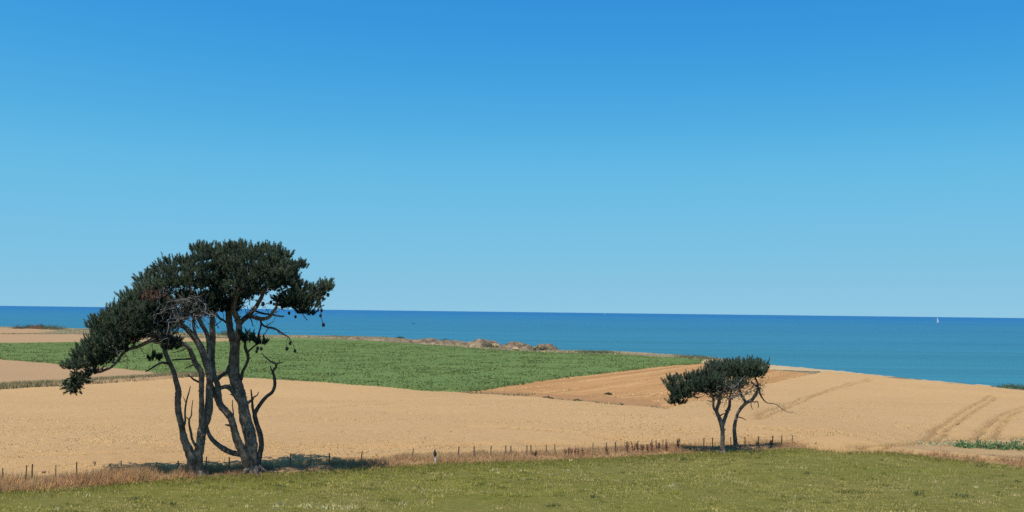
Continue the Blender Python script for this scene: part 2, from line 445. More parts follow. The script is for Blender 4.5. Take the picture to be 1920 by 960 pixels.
WH = 0.6
fx = np.arange(-80, 17.5, 2.0)
def wedge(x): return np.interp(x, [-30, -18, -14, -5, 0, 9, 18, 24], [2.9, 3.1, 4.6, 4.6, 3.4, 5.2, 5.6, 4.0])
near_edge = [(x, front(x) + wedge(x)) for x in fx]
near_px = [(1530,838),(1600,842),(1660,838),(1720,830),(1790,824),(1850,822),(1925,820),(2100,816)]
near_edge += [tuple(p) for p in ground(near_px, WH * 0.3)[:, :2]]
top_px = [(2100,752),(1920,731.5),(1850,724),(1750,715),(1640,704),(1548,696),(1527,701),(1480,710),(1400,728),(1290,754),(1250,766.5),
          (1160,758.5),(1060,750.5),(950,741),(862,735),(700,723.5),(540,713),(430,706),(340,708),(250,715),(130,723),(0,730),(-300,737)]
wheat_poly = np.array(near_edge + [tuple(p) for p in ground(top_px, WH)[:, :2]])
TRAM_PX = [
 [(1418,780),(1426,775.5),(1447,767),(1503,746),(1562,727.7),(1600,716),(1619,713.5),(1632,710)],
 [(1420,787),(1430,782),(1444,776.5),(1484,760),(1522,744),(1569,729),(1610,717.5),(1641,712)],
 [(1600,823),(1670,822),(1715,820),(1740,810.5),(1759,801),(1780,788),(1805,772),(1830,756.5),(1849,745.6),(1859,738.6)],
 [(1690,823.5),(1727,821.4),(1749,816.7),(1774,805),(1805,786),(1837,764),(1868,742.5)],
 [(1809,821),(1834,808),(1855,795),(1874,780),(1890,772),(1920,763),(1980,748)],
 [(1841,824),(1859,813),(1874,801),(1887,788),(1902,775),(1920,769),(1980,754)],
 [(1640,716),(1700,722),(1762,730),(1790,731)], [(1800,734.7),(1827,736),(1874,741.7),(1920,744),(2000,750)],
]
FAINT_PX = [[(-60,862),(0,857.5),(100,852.5),(240,849),(330,846),(400,843.5)], [(490,837),(640,833.5),(800,830.5),(900,828)],
            [(980,826),(1080,824),(1200,822)], [(1395,799),(1430,801),(1500,806),(1600,812),(1700,818)],
            [(150,823),(240,828),(300,832)], [(1100,797),(1200,803),(1290,808)],
            [(100,739),(200,741),(300,742)], [(870,800),(960,803),(1060,809),(1150,815),(1290,822)], [(1400,810),(1500,819),(1580,826)],
            [(1590,827),(1650,829),(1720,829)]]
trams = [ground(l, WH)[:, :2] for l in TRAM_PX]; faints = [ground(l, WH)[:, :2] for l in FAINT_PX]
def wheat_low(x, y):
    s = np.zeros(x.shape)
    wob = 0.10 * (vnoise(x, y, 3, 21) - 0.5)
    for l in trams:
        d = seg_dist(x, y, l) + wob; s = np.maximum(s, 0.45 * (1 - smooth01((d - 0.14) / 0.18)))
    for l in faints:
        d = seg_dist(x, y, l) + wob; s = np.maximum(s, 0.42 * (1 - smooth01((d - 0.18) / 0.28)) * smooth01(vnoise(x, y, 4, 9) * 2.8 - 0.3))
    return s
near_line = np.array(near_edge)
def edge_drop(x, y):                                        # the crop is thin and short along its near edge
    return 0.40 * (1 - smooth01((seg_dist(x, y, near_line) + 1.2 * vnoise(x, y, 2.5, 29) - .4) / 4.5))
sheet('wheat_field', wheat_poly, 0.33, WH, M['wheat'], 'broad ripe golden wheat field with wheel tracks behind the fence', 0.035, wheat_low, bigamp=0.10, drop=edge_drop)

def rut(line, wid, label):  # ribbon laid in the track groove; stalk wall shade is painted into it
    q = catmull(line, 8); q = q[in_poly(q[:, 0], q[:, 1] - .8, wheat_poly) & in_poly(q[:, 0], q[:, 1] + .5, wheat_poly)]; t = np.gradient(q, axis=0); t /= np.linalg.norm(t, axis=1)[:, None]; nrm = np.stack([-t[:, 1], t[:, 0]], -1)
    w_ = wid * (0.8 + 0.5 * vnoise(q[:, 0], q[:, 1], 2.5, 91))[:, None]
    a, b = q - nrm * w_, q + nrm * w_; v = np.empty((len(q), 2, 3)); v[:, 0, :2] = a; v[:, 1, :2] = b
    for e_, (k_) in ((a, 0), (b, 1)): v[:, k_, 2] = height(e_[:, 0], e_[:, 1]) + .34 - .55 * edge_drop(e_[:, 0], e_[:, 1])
    i_ = np.arange(len(q) - 1) * 2; tag(mesh_np('shaded_wheel_track', v.reshape(-1, 3), np.stack([i_, i_ + 1, i_ + 3, i_ + 2], -1), M['rut']), label, kind='structure')
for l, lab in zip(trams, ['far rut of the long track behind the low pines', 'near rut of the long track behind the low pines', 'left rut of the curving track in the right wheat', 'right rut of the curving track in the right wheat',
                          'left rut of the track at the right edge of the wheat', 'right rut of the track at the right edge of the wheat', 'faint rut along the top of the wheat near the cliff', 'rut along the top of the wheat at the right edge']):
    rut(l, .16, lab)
green_px = [(-300,655),(0,671.5),(130,683),(230,690),(300,698),(430,706),(540,713),(700,723.5),(862,734.5),(960,719.5),(1060,705.5),(1160,694.5),(1240,685.5),
            (1310,679.5),(1318,674),(1240,669.5),(1150,664),(1040,661),(930,656),(860,650),(790,645),(720,640),(640,636.5),(560,634),(490,634),(400,640.5),(150,641.5),(0,643),(-300,645)]
green_poly = ground(green_px, 0.35)[:, :2]
crop_track = ground([(455,693),(480,690),(540,684),(620,677),(690,671)], 0.35)[:, :2]
def green_low(x, y): return 0.4 * (1 - smooth01((seg_dist(x, y, crop_track) - 0.3) / 1.4))
sheet('green_crop_field', green_poly, 1.0, 0.35, M['green'], 'green leafy crop field between wheat and the sea', 0.07, green_low, bigamp=0.25)
stub_px = [(862,736),(960,720.5),(1060,706.5),(1160,695.5),(1240,686.5),(1310,681),(1420,692),(1500,699),(1527,702),(1400,729),(1290,755),(1248,769),(1160,761),(1060,753),(950,743)]
stub_poly = ground(stub_px, 0.0)[:, :2]
def furrow(x, y):
    w_ = -math.sin(FUR_A) * x + math.cos(FUR_A) * y
    return 0.05 * np.sin(2 * np.pi * (w_ + 0.5 * vnoise(x, y, 20, 4)) / 2.6) + 0.10 * (vnoise(w_, w_ * 0, 3.5, 17) - .5)
sheet('ploughed_field', stub_poly, 0.7, 0.10, M['stubble'], 'bare orange brown ploughed field with furrows below the green crop', 0.03, furrow)
head_px = [(880,735.5),(990,736.5),(1080,743.5),(1180,750),(1235,756.5),(1248,769),(1160,761),(1060,753),(950,743)]
head_poly = ground(head_px)[:, :2]
sheet('ploughed_headland', head_poly, 0.6, 0.17, M['headland'], 'smooth darker brown headland strip along the lower edge of the plough', 0.04)
w2_px = [(0,673),(130,684.5),(230,691),(300,699),(335,704),(250,710),(130,718),(0,723.5),(-300,730),(-300,657)]
sheet('wheat_field', ground(w2_px, 0.5)[:, :2], 0.8, 0.5, M['wheat_far'], 'narrow wheat field wedge between green crop and grassy margin', 0.04, None, bigamp=0.1)
w3_px = [(-300,627),(0,626),(160,627),(330,632.5),(440,634.5),(470,637),(440,639.5),(150,640.5),(0,641.5),(-300,643)]
sheet('wheat_field', ground(w3_px, 0.5)[:, :2], 2.0, 0.5, M['wheat_far'], 'far pale wheat strip beyond the green crop', 0.03)
w4_px = [(-300,613.5),(0,614),(50,616),(100,618.5),(60,622),(0,623.5),(-300,624)]
sheet('wheat_field', ground(w4_px, 0.5)[:, :2], 2.5, 0.5, M['wheat_far'], 'farthest pale field by the coast at the left', 0.03)
sand_px = [(1300,677.5),(1330,672.5),(1420,681.5),(1530,691.5),(1640,702),(1750,713.3),(1850,722),(1850,723.2),(1750,714.6),(1640,703.6),(1540,695),(1440,690.5),(1350,682)]
sheet('sandy_track', ground(sand_px, 0.05)[:, :2], 1.2, 0.08, M['sand'], 'pale sandy track along the cliff edge', 0.05)
meadow_poly = [(x, -70) for x in (-140, 120)] + [(x, front(x) + 0.25 * math.sin(x * 1.7)) for x in np.arange(120, -141, -1.0)]
sheet('meadow', meadow_poly, 0.8, 0.0, M['meadow'], 'short green meadow grass in the foreground', 0.015, bigamp=0.05)
verge_poly = [(x, front(x) - 0.1) for x in np.arange(-90, 60, 1.0)] + [(x, front(x) + wedge(x) + .5) for x in np.arange(60, -91, -1.0)]
sheet('verge', verge_poly, 0.5, -0.02, M['verge'], 'low earth bank of the dry grass verge', 0.03)
path_px = [(1600,845),(1660,839),(1720,831),(1790,826),(1850,824),(1925,822),(2100,818),(2100,872),(1925,866),(1840,859),(1760,853),(1690,848),(1620,845)]
sheet('field_path', ground(path_px)[:, :2], 0.4, 0.06, M['path'], 'sandy field path beside the meadow at the right', 0.03, bigamp=0.25)

# ------------------------------------------------------------------ blades: grass, verge, wheat, crop
def blades(name, xy, hgt, wid, base_col, tip_col, lean, zoff=0.0, mat='leaf', label=None, kind='stuff', lowfn=None, bend=0.0):
    n = len(xy); x, y = xy[:, 0], xy[:, 1]
    z = height(x, y) + zoff
    if lowfn is not None: z = z - lowfn(x, y)
    a = rng.uniform(0, 2 * np.pi, n); la = rng.uniform(0, 2 * np.pi, n)
    ln = np.abs(rng.normal(0, lean, n)) * hgt
    wx, wy = np.cos(a) * wid / 2, np.sin(a) * wid / 2
    v = np.empty((n, 3, 3))
    v[:, 0] = np.stack([x - wx, y - wy, z], -1); v[:, 1] = np.stack([x + wx, y + wy, z], -1)
    v[:, 2] = np.stack([x + np.cos(la) * ln + bend * hgt, y + np.sin(la) * ln, z + hgt * np.sqrt(np.clip(1 - (ln / hgt) ** 2, 0.1, 1))], -1)
    c = np.empty((n, 3, 3)); c[:, 0] = base_col; c[:, 1] = base_col; c[:, 2] = tip_col
    o = mesh_np(name, v.reshape(-1, 3), np.arange(3 * n).reshape(-1, 3), M[mat], c.reshape(-1, 3))
    if label: tag(o, label, kind=kind)
    return o

# meadow grass: denser where it is seen, thinning out towards the photographer
def lerp(a, b, t): return np.asarray(a) * (1 - t[:, None]) + np.asarray(b) * t[:, None]
n = 400000
x = rng.uniform(-33, 36, n); y = front(x) - 26 * rng.uniform(0, 1, n) ** 1.15 + 0.3
dens = vnoise(x, y, 1.1, 31) * 0.6 + vnoise(x * 0.6, y, 0.45, 32) * 0.55
k = dens > 0.18; x, y = x[k], y[k]; n = len(x)
dry = np.clip(0.25 + 0.35 * smooth01((x + 4) / 30) + 0.55 * (vnoise(x * 0.45, y, 1.6, 33) - 0.5) + 0.5 * (vnoise(x, y, 7, 34) - 0.5), 0, 1)
straw = rng.uniform(0, 1, n) < (0.04 + 0.16 * dry)
spot = vnoise(x * 0.55, y * 1.1, 0.34, 36); spot2 = vnoise(x * .5, y, 1.0, 37)
bc = lerp((.158,.158,.018), (.222,.176,.056), dry) * rng.uniform(.75, 1.2, (n, 1)) * (0.55 + 0.62 * spot + .32 * spot2)[:, None]
straw |= (vnoise(x * .45, y * 1.2, .42, 38) > .80) & (rng.uniform(0, 1, n) < .6 * dry + .15)
bc = np.where(straw[:, None], np.array([.36,.28,.12]) * rng.uniform(.7, 1.3, (n, 1)), bc)
h = rng.uniform(0.035, 0.10, n) * (0.5 + 1.0 * vnoise(x, y, 1.7, 35)) * np.where(straw, 1.25, 1)
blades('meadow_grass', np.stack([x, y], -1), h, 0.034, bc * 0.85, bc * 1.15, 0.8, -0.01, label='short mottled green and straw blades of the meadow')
# tussocks standing proud of the turf
nt_ = 1500; cx_ = rng.uniform(-32, 34, nt_); cy_ = front(cx_) - 24 * rng.uniform(0, 1, nt_) ** 1.1 - .3
m_ = rng.integers(14, 46, nt_); id_ = np.repeat(np.arange(nt_), m_); n = len(id_)
x = cx_[id_] + rng.normal(0, .13, n) * rng.uniform(.6, 1.9, nt_)[id_]; y = cy_[id_] + rng.normal(0, .09, n)
tt_ = rng.uniform(0, 1, nt_)[id_]; bc = np.where((tt_ < .62)[:, None], np.array([.072,.088,.010]), np.where((tt_ < .85)[:, None], np.array([.15,.15,.02]), np.array([.33,.26,.11]))) * rng.uniform(.7, 1.3, (n, 1))
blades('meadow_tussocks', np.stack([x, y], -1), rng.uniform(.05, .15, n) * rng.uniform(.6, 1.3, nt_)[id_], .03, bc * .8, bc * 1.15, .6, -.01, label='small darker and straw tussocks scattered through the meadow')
# tussock edge: lusher greener grass just below the verge
n = 26000
x = rng.uniform(-34, 26, n); y = front(x) - np.abs(rng.normal(0, 1.0, n)) + 0.3
bc = lerp((.105,.125,.012), (.15,.13,.026), rng.uniform(0, 1, n)) * rng.uniform(.7, 1.2, (n, 1))
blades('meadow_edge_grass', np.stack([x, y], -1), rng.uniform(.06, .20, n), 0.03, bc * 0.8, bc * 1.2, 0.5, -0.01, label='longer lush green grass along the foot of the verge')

# dry verge grass
def verge_h(x):
    px = 960 + x / front(x) * F_PX
    return np.interp(px, [0, 340, 395, 480, 640, 720, 1000, 1270, 1320, 1440, 1480, 1550, 1700, 1920], [.44, .52, .26, .18, .20, .32, .28, .31, .14, .11, .22, .20, .16, .30])
n = 105000
x = rng.uniform(-34, 34, n); v_ = rng.beta(1.1, 1.2, n); y = front(x) + 0.05 + wedge(x) * v_ + 0.35 * (vnoise(x, x * 0, 1.3, 41) - 0.5)
cl = vnoise(x, y, 0.8, 42)
k = rng.uniform(0, 1, n) < 0.25 + cl; x, y, v_, cl = x[k], y[k], v_[k], cl[k]; n = len(x)
h = verge_h(x) * (0.45 + 0.95 * cl) * rng.uniform(.6, 1.15, n) * (0.75 + 0.35 * np.sin(np.pi * v_))
t = np.clip(vnoise(x, y, 2.2, 43) * 0.9 + rng.normal(0, .22, n) + 0.35 * (v_ - 0.5), 0, 1)
bc = lerp((.265,.135,.068), (.40,.245,.118), t) * rng.uniform(.7, 1.15, (n, 1))
grn = rng.uniform(0, 1, n) < 0.06
bc[grn] = np.array([.13,.14,.045])
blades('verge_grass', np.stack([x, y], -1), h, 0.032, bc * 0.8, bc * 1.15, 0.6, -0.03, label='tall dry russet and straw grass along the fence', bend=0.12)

# wheat ears on the nearer part of the field
n = 420000
x = rng.uniform(-50, 62, n); y = front(x) + 2.6 + 95 * rng.uniform(0, 1, n) ** 1.5
low = wheat_low(x, y)
k = in_poly(x, y, wheat_poly) & (low < 0.08); x, y = x[k], y[k]; n = len(x)
t = np.clip(rng.normal(.5, .22, n) + 1.1 * (vnoise(x * .35, y, 6, 51) - 0.5) + .5 * (vnoise(x, y, 22, 52) - .5), 0, 1)
bc = lerp((.405,.252,.116), (.465,.305,.148), t)
blades('wheat_ears', np.stack([x, y], -1), rng.uniform(.05, .12, n), 0.055, bc * 0.98, bc * 1.04, 0.9, WH - 0.04, lowfn=edge_drop, label='ripe golden wheat ears standing in the near field', bend=0.25)

# standing stalks along the near edge of the field
n = 30000
ne = np.array(near_edge); sl = np.concatenate([[0], np.cumsum(np.hypot(*np.diff(ne, axis=0).T))]); u = rng.uniform(0, sl[-1], n)
x = np.interp(u, sl, ne[:, 0]) + rng.normal(0, .12, n); y = np.interp(u, sl, ne[:, 1]) + rng.normal(.3, .5, n)
bc = lerp((.33,.195,.085), (.46,.295,.135), rng.uniform(0, 1, n))
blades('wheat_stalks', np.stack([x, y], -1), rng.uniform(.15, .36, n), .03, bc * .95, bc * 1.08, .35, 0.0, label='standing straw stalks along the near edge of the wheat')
# short straw on the field path
pp = ground(path_px)[:, :2]; n = 60000
x = rng.uniform(pp[:, 0].min(), 34, n); y = rng.uniform(pp[:, 1].min(), pp[:, 1].max(), n)
k = in_poly(x, y, pp) & (rng.uniform(0, 1, n) < vnoise(x * .35, y * 1.6, .8, 81) * 1.3 - .1); x, y = x[k], y[k]; n = len(x)
bc = lerp((.30,.17,.075), (.47,.31,.145), rng.uniform(0, 1, n))
blades('path_straw', np.stack([x, y], -1), rng.uniform(.05, .16, n), .035, bc * .9, bc * 1.05, .8, 0.05, label='short broken straw lying over the sandy field path')
# crop leaves
n = 230000
u = rng.uniform(0, 1, n)
x = rng.uniform(-200, 75, n); y = 160 + 270 * u ** 1.4
k = in_poly(x, y, green_poly) & (green_low(x, y) < 0.1); x, y = x[k], y[k]; n = len(x)
t = np.clip(rng.normal(.45, .28, n) + 0.6 * (vnoise(x, y, 9, 61) - 0.5), 0, 1)
bc = lerp((.066,.096,.022), (.106,.138,.038), t)
blades('crop_leaves', np.stack([x, y], -1), rng.uniform(.15, .38, n), rng.uniform(.25, .55, n), bc * 0.95, bc * 1.1, 0.85, 0.30, label='broad green crop leaves in the field before the sea')

# cut straw lying along the furrows
n = 60000
x = rng.uniform(stub_poly[:, 0].min(), stub_poly[:, 0].max(), n); y = rng.uniform(stub_poly[:, 1].min(), stub_poly[:, 1].max(), n)
w_ = -math.sin(FUR_A) * x + math.cos(FUR_A) * y
k = in_poly(x, y, stub_poly) & ~in_poly(x, y, head_poly) & (vnoise(w_, w_ * 0 + x * .02, 1.5, 85) + .35 * vnoise(x, y, 6, 86) > .78); x, y = x[k], y[k]; n = len(x)
bc = lerp((.40,.225,.095), (.60,.38,.18), rng.uniform(0, 1, n))
blades('stubble_straw', np.stack([x, y], -1), rng.uniform(.08, .22, n), .22, bc, bc, .8, .08, label='pale cut straw lying in lines along the ploughed furrows')
# weedy margins between the fields
lines = [([(862,735.5),(960,720.5),(1060,706.5),(1160,695.5),(1240,686.5),(1312,680.5)], (.07,.095,.028), .8), ([(862,735),(950,742),(1060,752),(1160,760),(1250,768)], (.27,.18,.085), .5), ([(865,736),(905,738.5),(950,741),(990,741)], (.15,.125,.05), 1.6),
         ([(430,706),(540,713),(700,723.5),(862,735)], (.10,.105,.035), .5), ([(0,672),(130,683.5),(230,690.5),(300,698.5),(430,706)], (.11,.10,.04), .6), ([(0,641.5),(150,641),(400,640),(470,638)], (.14,.12,.05), 2.0), ([(0,625.5),(160,626.5),(330,632),(440,634)], (.11,.09,.04), 2.0)]
X_, Y_, C_ = [], [], []
for l, c, sp_ in lines:
    q = ground(l, .2)[:, :2]; sl = np.concatenate([[0], np.cumsum(np.hypot(*np.diff(q, axis=0).T))]); m_ = int(sl[-1] * 26); u = rng.uniform(0, sl[-1], m_)
    k = rng.uniform(0, 1, m_) < vnoise(u, u * 0, 5, 95) * 1.4 - .1
    X_.append((np.interp(u, sl, q[:, 0]) + rng.normal(0, sp_ * .5, m_))[k]); Y_.append((np.interp(u, sl, q[:, 1]) + rng.normal(0, sp_, m_))[k]); C_.append((np.array(c) * rng.uniform(.6, 1.5, (m_, 1)))[k])
x, y, bc = np.concatenate(X_), np.concatenate(Y_), np.concatenate(C_)
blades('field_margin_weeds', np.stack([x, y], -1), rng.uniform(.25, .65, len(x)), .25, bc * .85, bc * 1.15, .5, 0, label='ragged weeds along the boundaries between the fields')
# grassy margin between the two left wheat fields
mg = ground([(-100,731),(0,727),(130,720),(250,712),(335,705.5),(430,703)], 0.1)[:, :2]
seg = np.linspace(0, 1, len(mg)); n = 16000
s = rng.uniform(0, 1, n); x = np.interp(s, seg, mg[:, 0]) + rng.normal(0, .3, n); y = np.interp(s, seg, mg[:, 1]) + rng.normal(0, 2.0, n) - 1.0
bc = lerp((.10,.095,.04), (.28,.20,.105), np.clip(rng.normal(.5, .3, n), 0, 1))
blades('margin_grass', np.stack([x, y], -1), rng.uniform(.5, 1.15, n), .22, bc * 0.8, bc * 1.1, .45, 0.0, label='olive brown grass margin between the two left wheat fields')
# turf along the cliff edge
n = 45000
x = rng.uniform(-330, 62, n); off = np.abs(rng.normal(0, 1, n)) * np.interp(x, [-330, -100, 20, 60, 95], [26, 22, 12, 4, 2]); y = coast(x) - off - 1
k = ~in_poly(x, y, green_poly); x, y = x[k], y[k]; n = len(x)
bc = lerp((.14,.135,.06), (.42,.31,.18), np.clip(vnoise(x, y, 14, 71) * 1.1 + rng.normal(-.05, .2, n), 0, 1))
blades('cliff_grass', np.stack([x, y], -1), rng.uniform(.12, .5, n), .6, bc * .85, bc * 1.1, .5, -0.1, label='tussocky olive and brown grass along the cliff edge')
# cream yarrow heads scattered in the meadow
fl = [(462,953),(520,953),(525,949),(523,958),(562,953),(571,951),(575,956),(585,951),(600,955),(605,954),(612,957),(626,952),(632,958),(651,957),(658,956),(753,949),(920,886),(930,884),(933,889),(163,933),(110,958),(1490,935),(1062,885),(1070,866),(975,884),(1265,915),(1272,912),(1830,917),(1500,880)]
P = ground(fl); rp = np.repeat(P, 7, 0); xy = rp[:, :2] + rng.normal(0, .10, (len(rp), 2))
blades('wildflowers', xy, rng.uniform(.10, .17, len(xy)), .07, np.array([.30,.28,.12]), np.array([.42,.38,.20]), .5, 0.05, label='small cream wildflower heads dotted over the meadow')

# ------------------------------------------------------------------ trees
def px_scale(D): return F_PX / D       # pixels per metre at distance D

class Tree:
    """a pine traced as limbs; pixel positions are turned into points at the tree's own distance plus a depth of their own"""
    def __init__(s, base_px, D, label, group=None):
        s.D = D
        b = at_y(*[np.array([q]) for q in base_px], np.array([D]))[0]
        b[2] = height(b[0], b[1]); s.base = b
        s.root = empty('pine_tree', tuple(b)); tag(s.root, label, 'tree', group)
    def P(s, pts, dy):
        p = np.array(pts, float)
        return at_y(p[:, 0], p[:, 1], s.D + np.asarray(dy) * np.ones(len(p)))
    def limb(s, name, pts, r, dy=(0, 0), mat='bark', sides=11, sub=6, lump=0.15, ground_end=False, flare=0.0):
        """pts pixels, r (start,end) or list of radii in px, dy (start,end) or list in m"""
        n = len(pts); u = np.linspace(0, 1, n)
        rr = np.interp(u, np.linspace(0, 1, len(r)), r) / px_scale(s.D)
        dd = np.interp(u, np.linspace(0, 1, len(dy)), dy)
        q = s.P(pts, dd)
        if ground_end:
            q[0, 2] = height(q[0, 0], q[0, 1]) - 0.15
        mb = MB(); tube(mb, q, rr, sides, sub, lump)
        if flare:                                           # root buttresses
            for a in np.linspace(0, 2 * np.pi, 6)[:-1] + rng.uniform(0, .5):
                d = np.array([math.cos(a), math.sin(a), 0]); L_ = rr[0] * rng.uniform(.7, 1.2)
                e = q[0] + d * (rr[0] + L_ * .8); e[2] = height(e[0], e[1]) - 0.06
                st = q[0] * .72 + q[1] * .28 if n > 2 else q[0]
                st = q[0] + d * rr[0] * .45 + np.array([0, 0, 0.05 + rr[0] * .9]); md = (st + e) / 2 + np.array([0, 0, -0.05]) 
                tube(mb, np.array([st, md, e]), np.array([rr[0] * .34, rr[0] * .30, rr[0] * .10]), 7, 4, 0.15)
        if name in ('trunk', 'limb') and n > 6:             # broken stubs and knots
            for _ in range(5):
                j_ = rng.integers(2, n - 2); a = rng.uniform(0, 6.28); d = np.array([math.cos(a), math.sin(a) * .6, rng.uniform(-.1, .6)])
                L_ = rr[j_] * rng.uniform(1.3, 2.6)
                tube(mb, np.array([q[j_], q[j_] + d * L_ * .6, q[j_] + d * L_]), np.array([rr[j_] * .42, rr[j_] * .26, rr[j_] * .14]), 6, 3, .2)
        return mb.build(name, M[mat], s.root, s.base, smooth=True)

def needles(mb, cen, axis, L, nn, nl, base_col, wid=0.0125, spread=0.70):
    """bottle-brush shoots: cen (n,3), axis (n,3) unit, L (n,)"""
    n = len(cen)
    t = rng.uniform(0, 1, (n, nn)); b = cen[:, None] + axis[:, None] * (L[:, None] * t)[..., None]
    rd = rng.normal(0, 1, (n, nn, 3)); rd -= (rd * axis[:, None]).sum(-1, keepdims=True) * axis[:, None]
    rd /= np.linalg.norm(rd, axis=-1, keepdims=True) + 1e-9
    sp = spread * (1.1 - 0.65 * t)[..., None]
    d = axis[:, None] * (1 - 0.45 * sp) + rd * sp; d /= np.linalg.norm(d, axis=-1, keepdims=True)
    ln = nl * rng.uniform(.7, 1.2, (n, nn, 1)) * (1 - 0.35 * t[..., None])
    w = np.cross(d, rng.normal(0, 1, (n, nn, 3))); w /= np.linalg.norm(w, axis=-1, keepdims=True) + 1e-9
    w = w * wid * rng.uniform(.7, 1.3, (n, nn, 1))
    v = np.stack([b - w, b + w, b + d * ln], 2).reshape(-1, 3)
    c = base_col[:, None] * rng.uniform(.7, 1.3, (n, nn, 1))
    c = np.repeat(c[:, :, None], 3, 2).reshape(-1, 3)
    mb.add(v, np.arange(len(v)).reshape(-1, 3), c)

def poly_edge(x, y, poly):
    return seg_dist(x, y, np.vstack([poly, poly[:1]]))

def crown(tree, poly_px, tmax, dy0=0.0, spacing=0.48, name='crown', dead=0.0, tufts=12, tilt=(0, 0), sparse=None, size=1.0, emax=70, label=None, needle_n=58, col=((.019,.031,.021), (.060,.078,.042)), up=0.95):
    """clumps of shoots filling the outline, rounded in depth"""
    poly = np.array(poly_px, float); s = px_scale(tree.D)
    n = 16000
    x = rng.uniform(poly[:, 0].min(), poly[:, 0].max(), n); y = rng.uniform(poly[:, 1].min(), poly[:, 1].max(), n)
    e = poly_edge(x, y, poly); rcl = 0.30 * s * size
    k = in_poly(x, y, poly) & (e > rcl * (0.85 if name == 'crown' and sparse is None and tree.D < 55 else 0.55)); x, y, e = x[k], y[k], e[k]
    q = 1 - np.clip((e - rcl * .5) / emax, 0, 1); T = tmax * np.sqrt(np.clip(1 - q ** 2, 0, 1)) + 0.12
    u = rng.uniform(-1, 1, len(x)); u = np.sign(u) * np.abs(u) ** 0.6
    dy = dy0 + T * u + tilt[0] * (x - poly[:, 0].mean()) / s + tilt[1] * (y - poly[:, 1].mean()) / s
    W = at_y(x, y, tree.D + dy)
    keep = []; cell = {}
    for i_ in range(len(W)):                                # thin to the wanted spacing
        g_ = tuple((W[i_] / spacing).astype(int)); ok = True
        for ax in (-1, 0, 1):
            for ay in (-1, 0, 1):
                for az in (-1, 0, 1):
                    for j_ in cell.get((g_[0] + ax, g_[1] + ay, g_[2] + az), ()):
                        dv = W[i_] - W[j_]
                        if dv[0] * dv[0] + dv[1] * dv[1] + dv[2] * dv[2] < spacing * spacing: ok = False; break
                    if not ok: break
                if not ok: break
            if not ok: break
        if ok: keep.append(i_); cell.setdefault(g_, []).append(i_)
    C = W[keep]
    if sparse is not None:
        C = C[rng.uniform(0, 1, len(C)) < sparse]
    cx = W.mean(0)
    nc = len(C); nt = nc * tufts
    o = rng.normal(0, 1, (nc, tufts, 3)); o[..., 2] = np.abs(o[..., 2]) * 0.75 - 0.15
    o /= np.linalg.norm(o, axis=-1, keepdims=True)
    R_ = 0.33 * size * rng.uniform(.35, 1.0, (nc, tufts, 1)) * rng.uniform(.75, 1.3, (nc, 1, 1)) * np.array([1.15, 1.15, .75])
    pos = (C[:, None] + o * R_).reshape(-1, 3)
    out = C - cx; out /= np.linalg.norm(out, axis=1)[:, None] + 1e-9
    ax = o * 0.65 + np.repeat(out[:, None], tufts, 1) * 0.35 + np.array([0, 0, up]) + rng.normal(0, .18, (nc, tufts, 3))
    ax = ax.reshape(-1, 3); ax /= np.linalg.norm(ax, axis=1)[:, None]
    tone = np.repeat(rng.uniform(0, 1, nc), tufts) * .7 + rng.uniform(0, .3, nt)
    bc = lerp(col[0], col[1], tone)
    if dead:
        dk = np.repeat(rng.uniform(0, 1, nc) < dead, tufts); bc[dk] = np.array([.10,.058,.042])
    mb = MB()
    ed = poly_edge(x, y, poly)[keep] if sparse is None else None
    if ed is not None and name == 'crown':                  # long upright leaders breaking the outline
        li = np.where((ed < rcl * 1.7) & (rng.uniform(0, 1, nc) < .75))[0]; li = np.repeat(li, 3)
        lp = C[li] + rng.normal(0, .16, (len(li), 3)) * np.array([1, 1, .5]); la_ = np.array([0, 0, 1.0]) + out[li] * .45 + rng.normal(0, .16, (len(li), 3))
        la_ /= np.linalg.norm(la_, axis=1)[:, None]
        needles(mb, lp, la_, rng.uniform(.30, .52, len(li)) * size, 80, .15, lerp(col[0], col[1], rng.uniform(.1, .8, len(li))), .0125, .62)
    needles(mb, pos, ax, rng.uniform(.20, .42, nt) * size, needle_n, 0.185 * size ** .6, bc)
    ob = mb.build(name, M['needle'], tree.root, tree.base, color=True)
    # twigs carrying the clumps
    tw = MB()
    if name == 'crown_tip': return ob
    for i_ in range(0, nc, 2):
        a = C[i_]; d = cx - a; d[2] -= 0.6; d /= np.linalg.norm(d) + 1e-9
        L_ = rng.uniform(.5, 1.1); b1 = a + d * L_ * .5 + rng.normal(0, .09, 3); b2 = a + d * L_ + rng.normal(0, .12, 3)
        tube(tw, np.array([a, b1, b2]), np.array([.010, .016, .024]), 5, 3, 0.1)
    if not tw.n: return ob
    t_ = tag(tw.build('twigs', M['darkbark'], ob, smooth=True), kind='stuff')
    t_.data.transform(Matrix.Translation(-Vector(tree.base)))
    if label: ob["label"] = label
    return ob

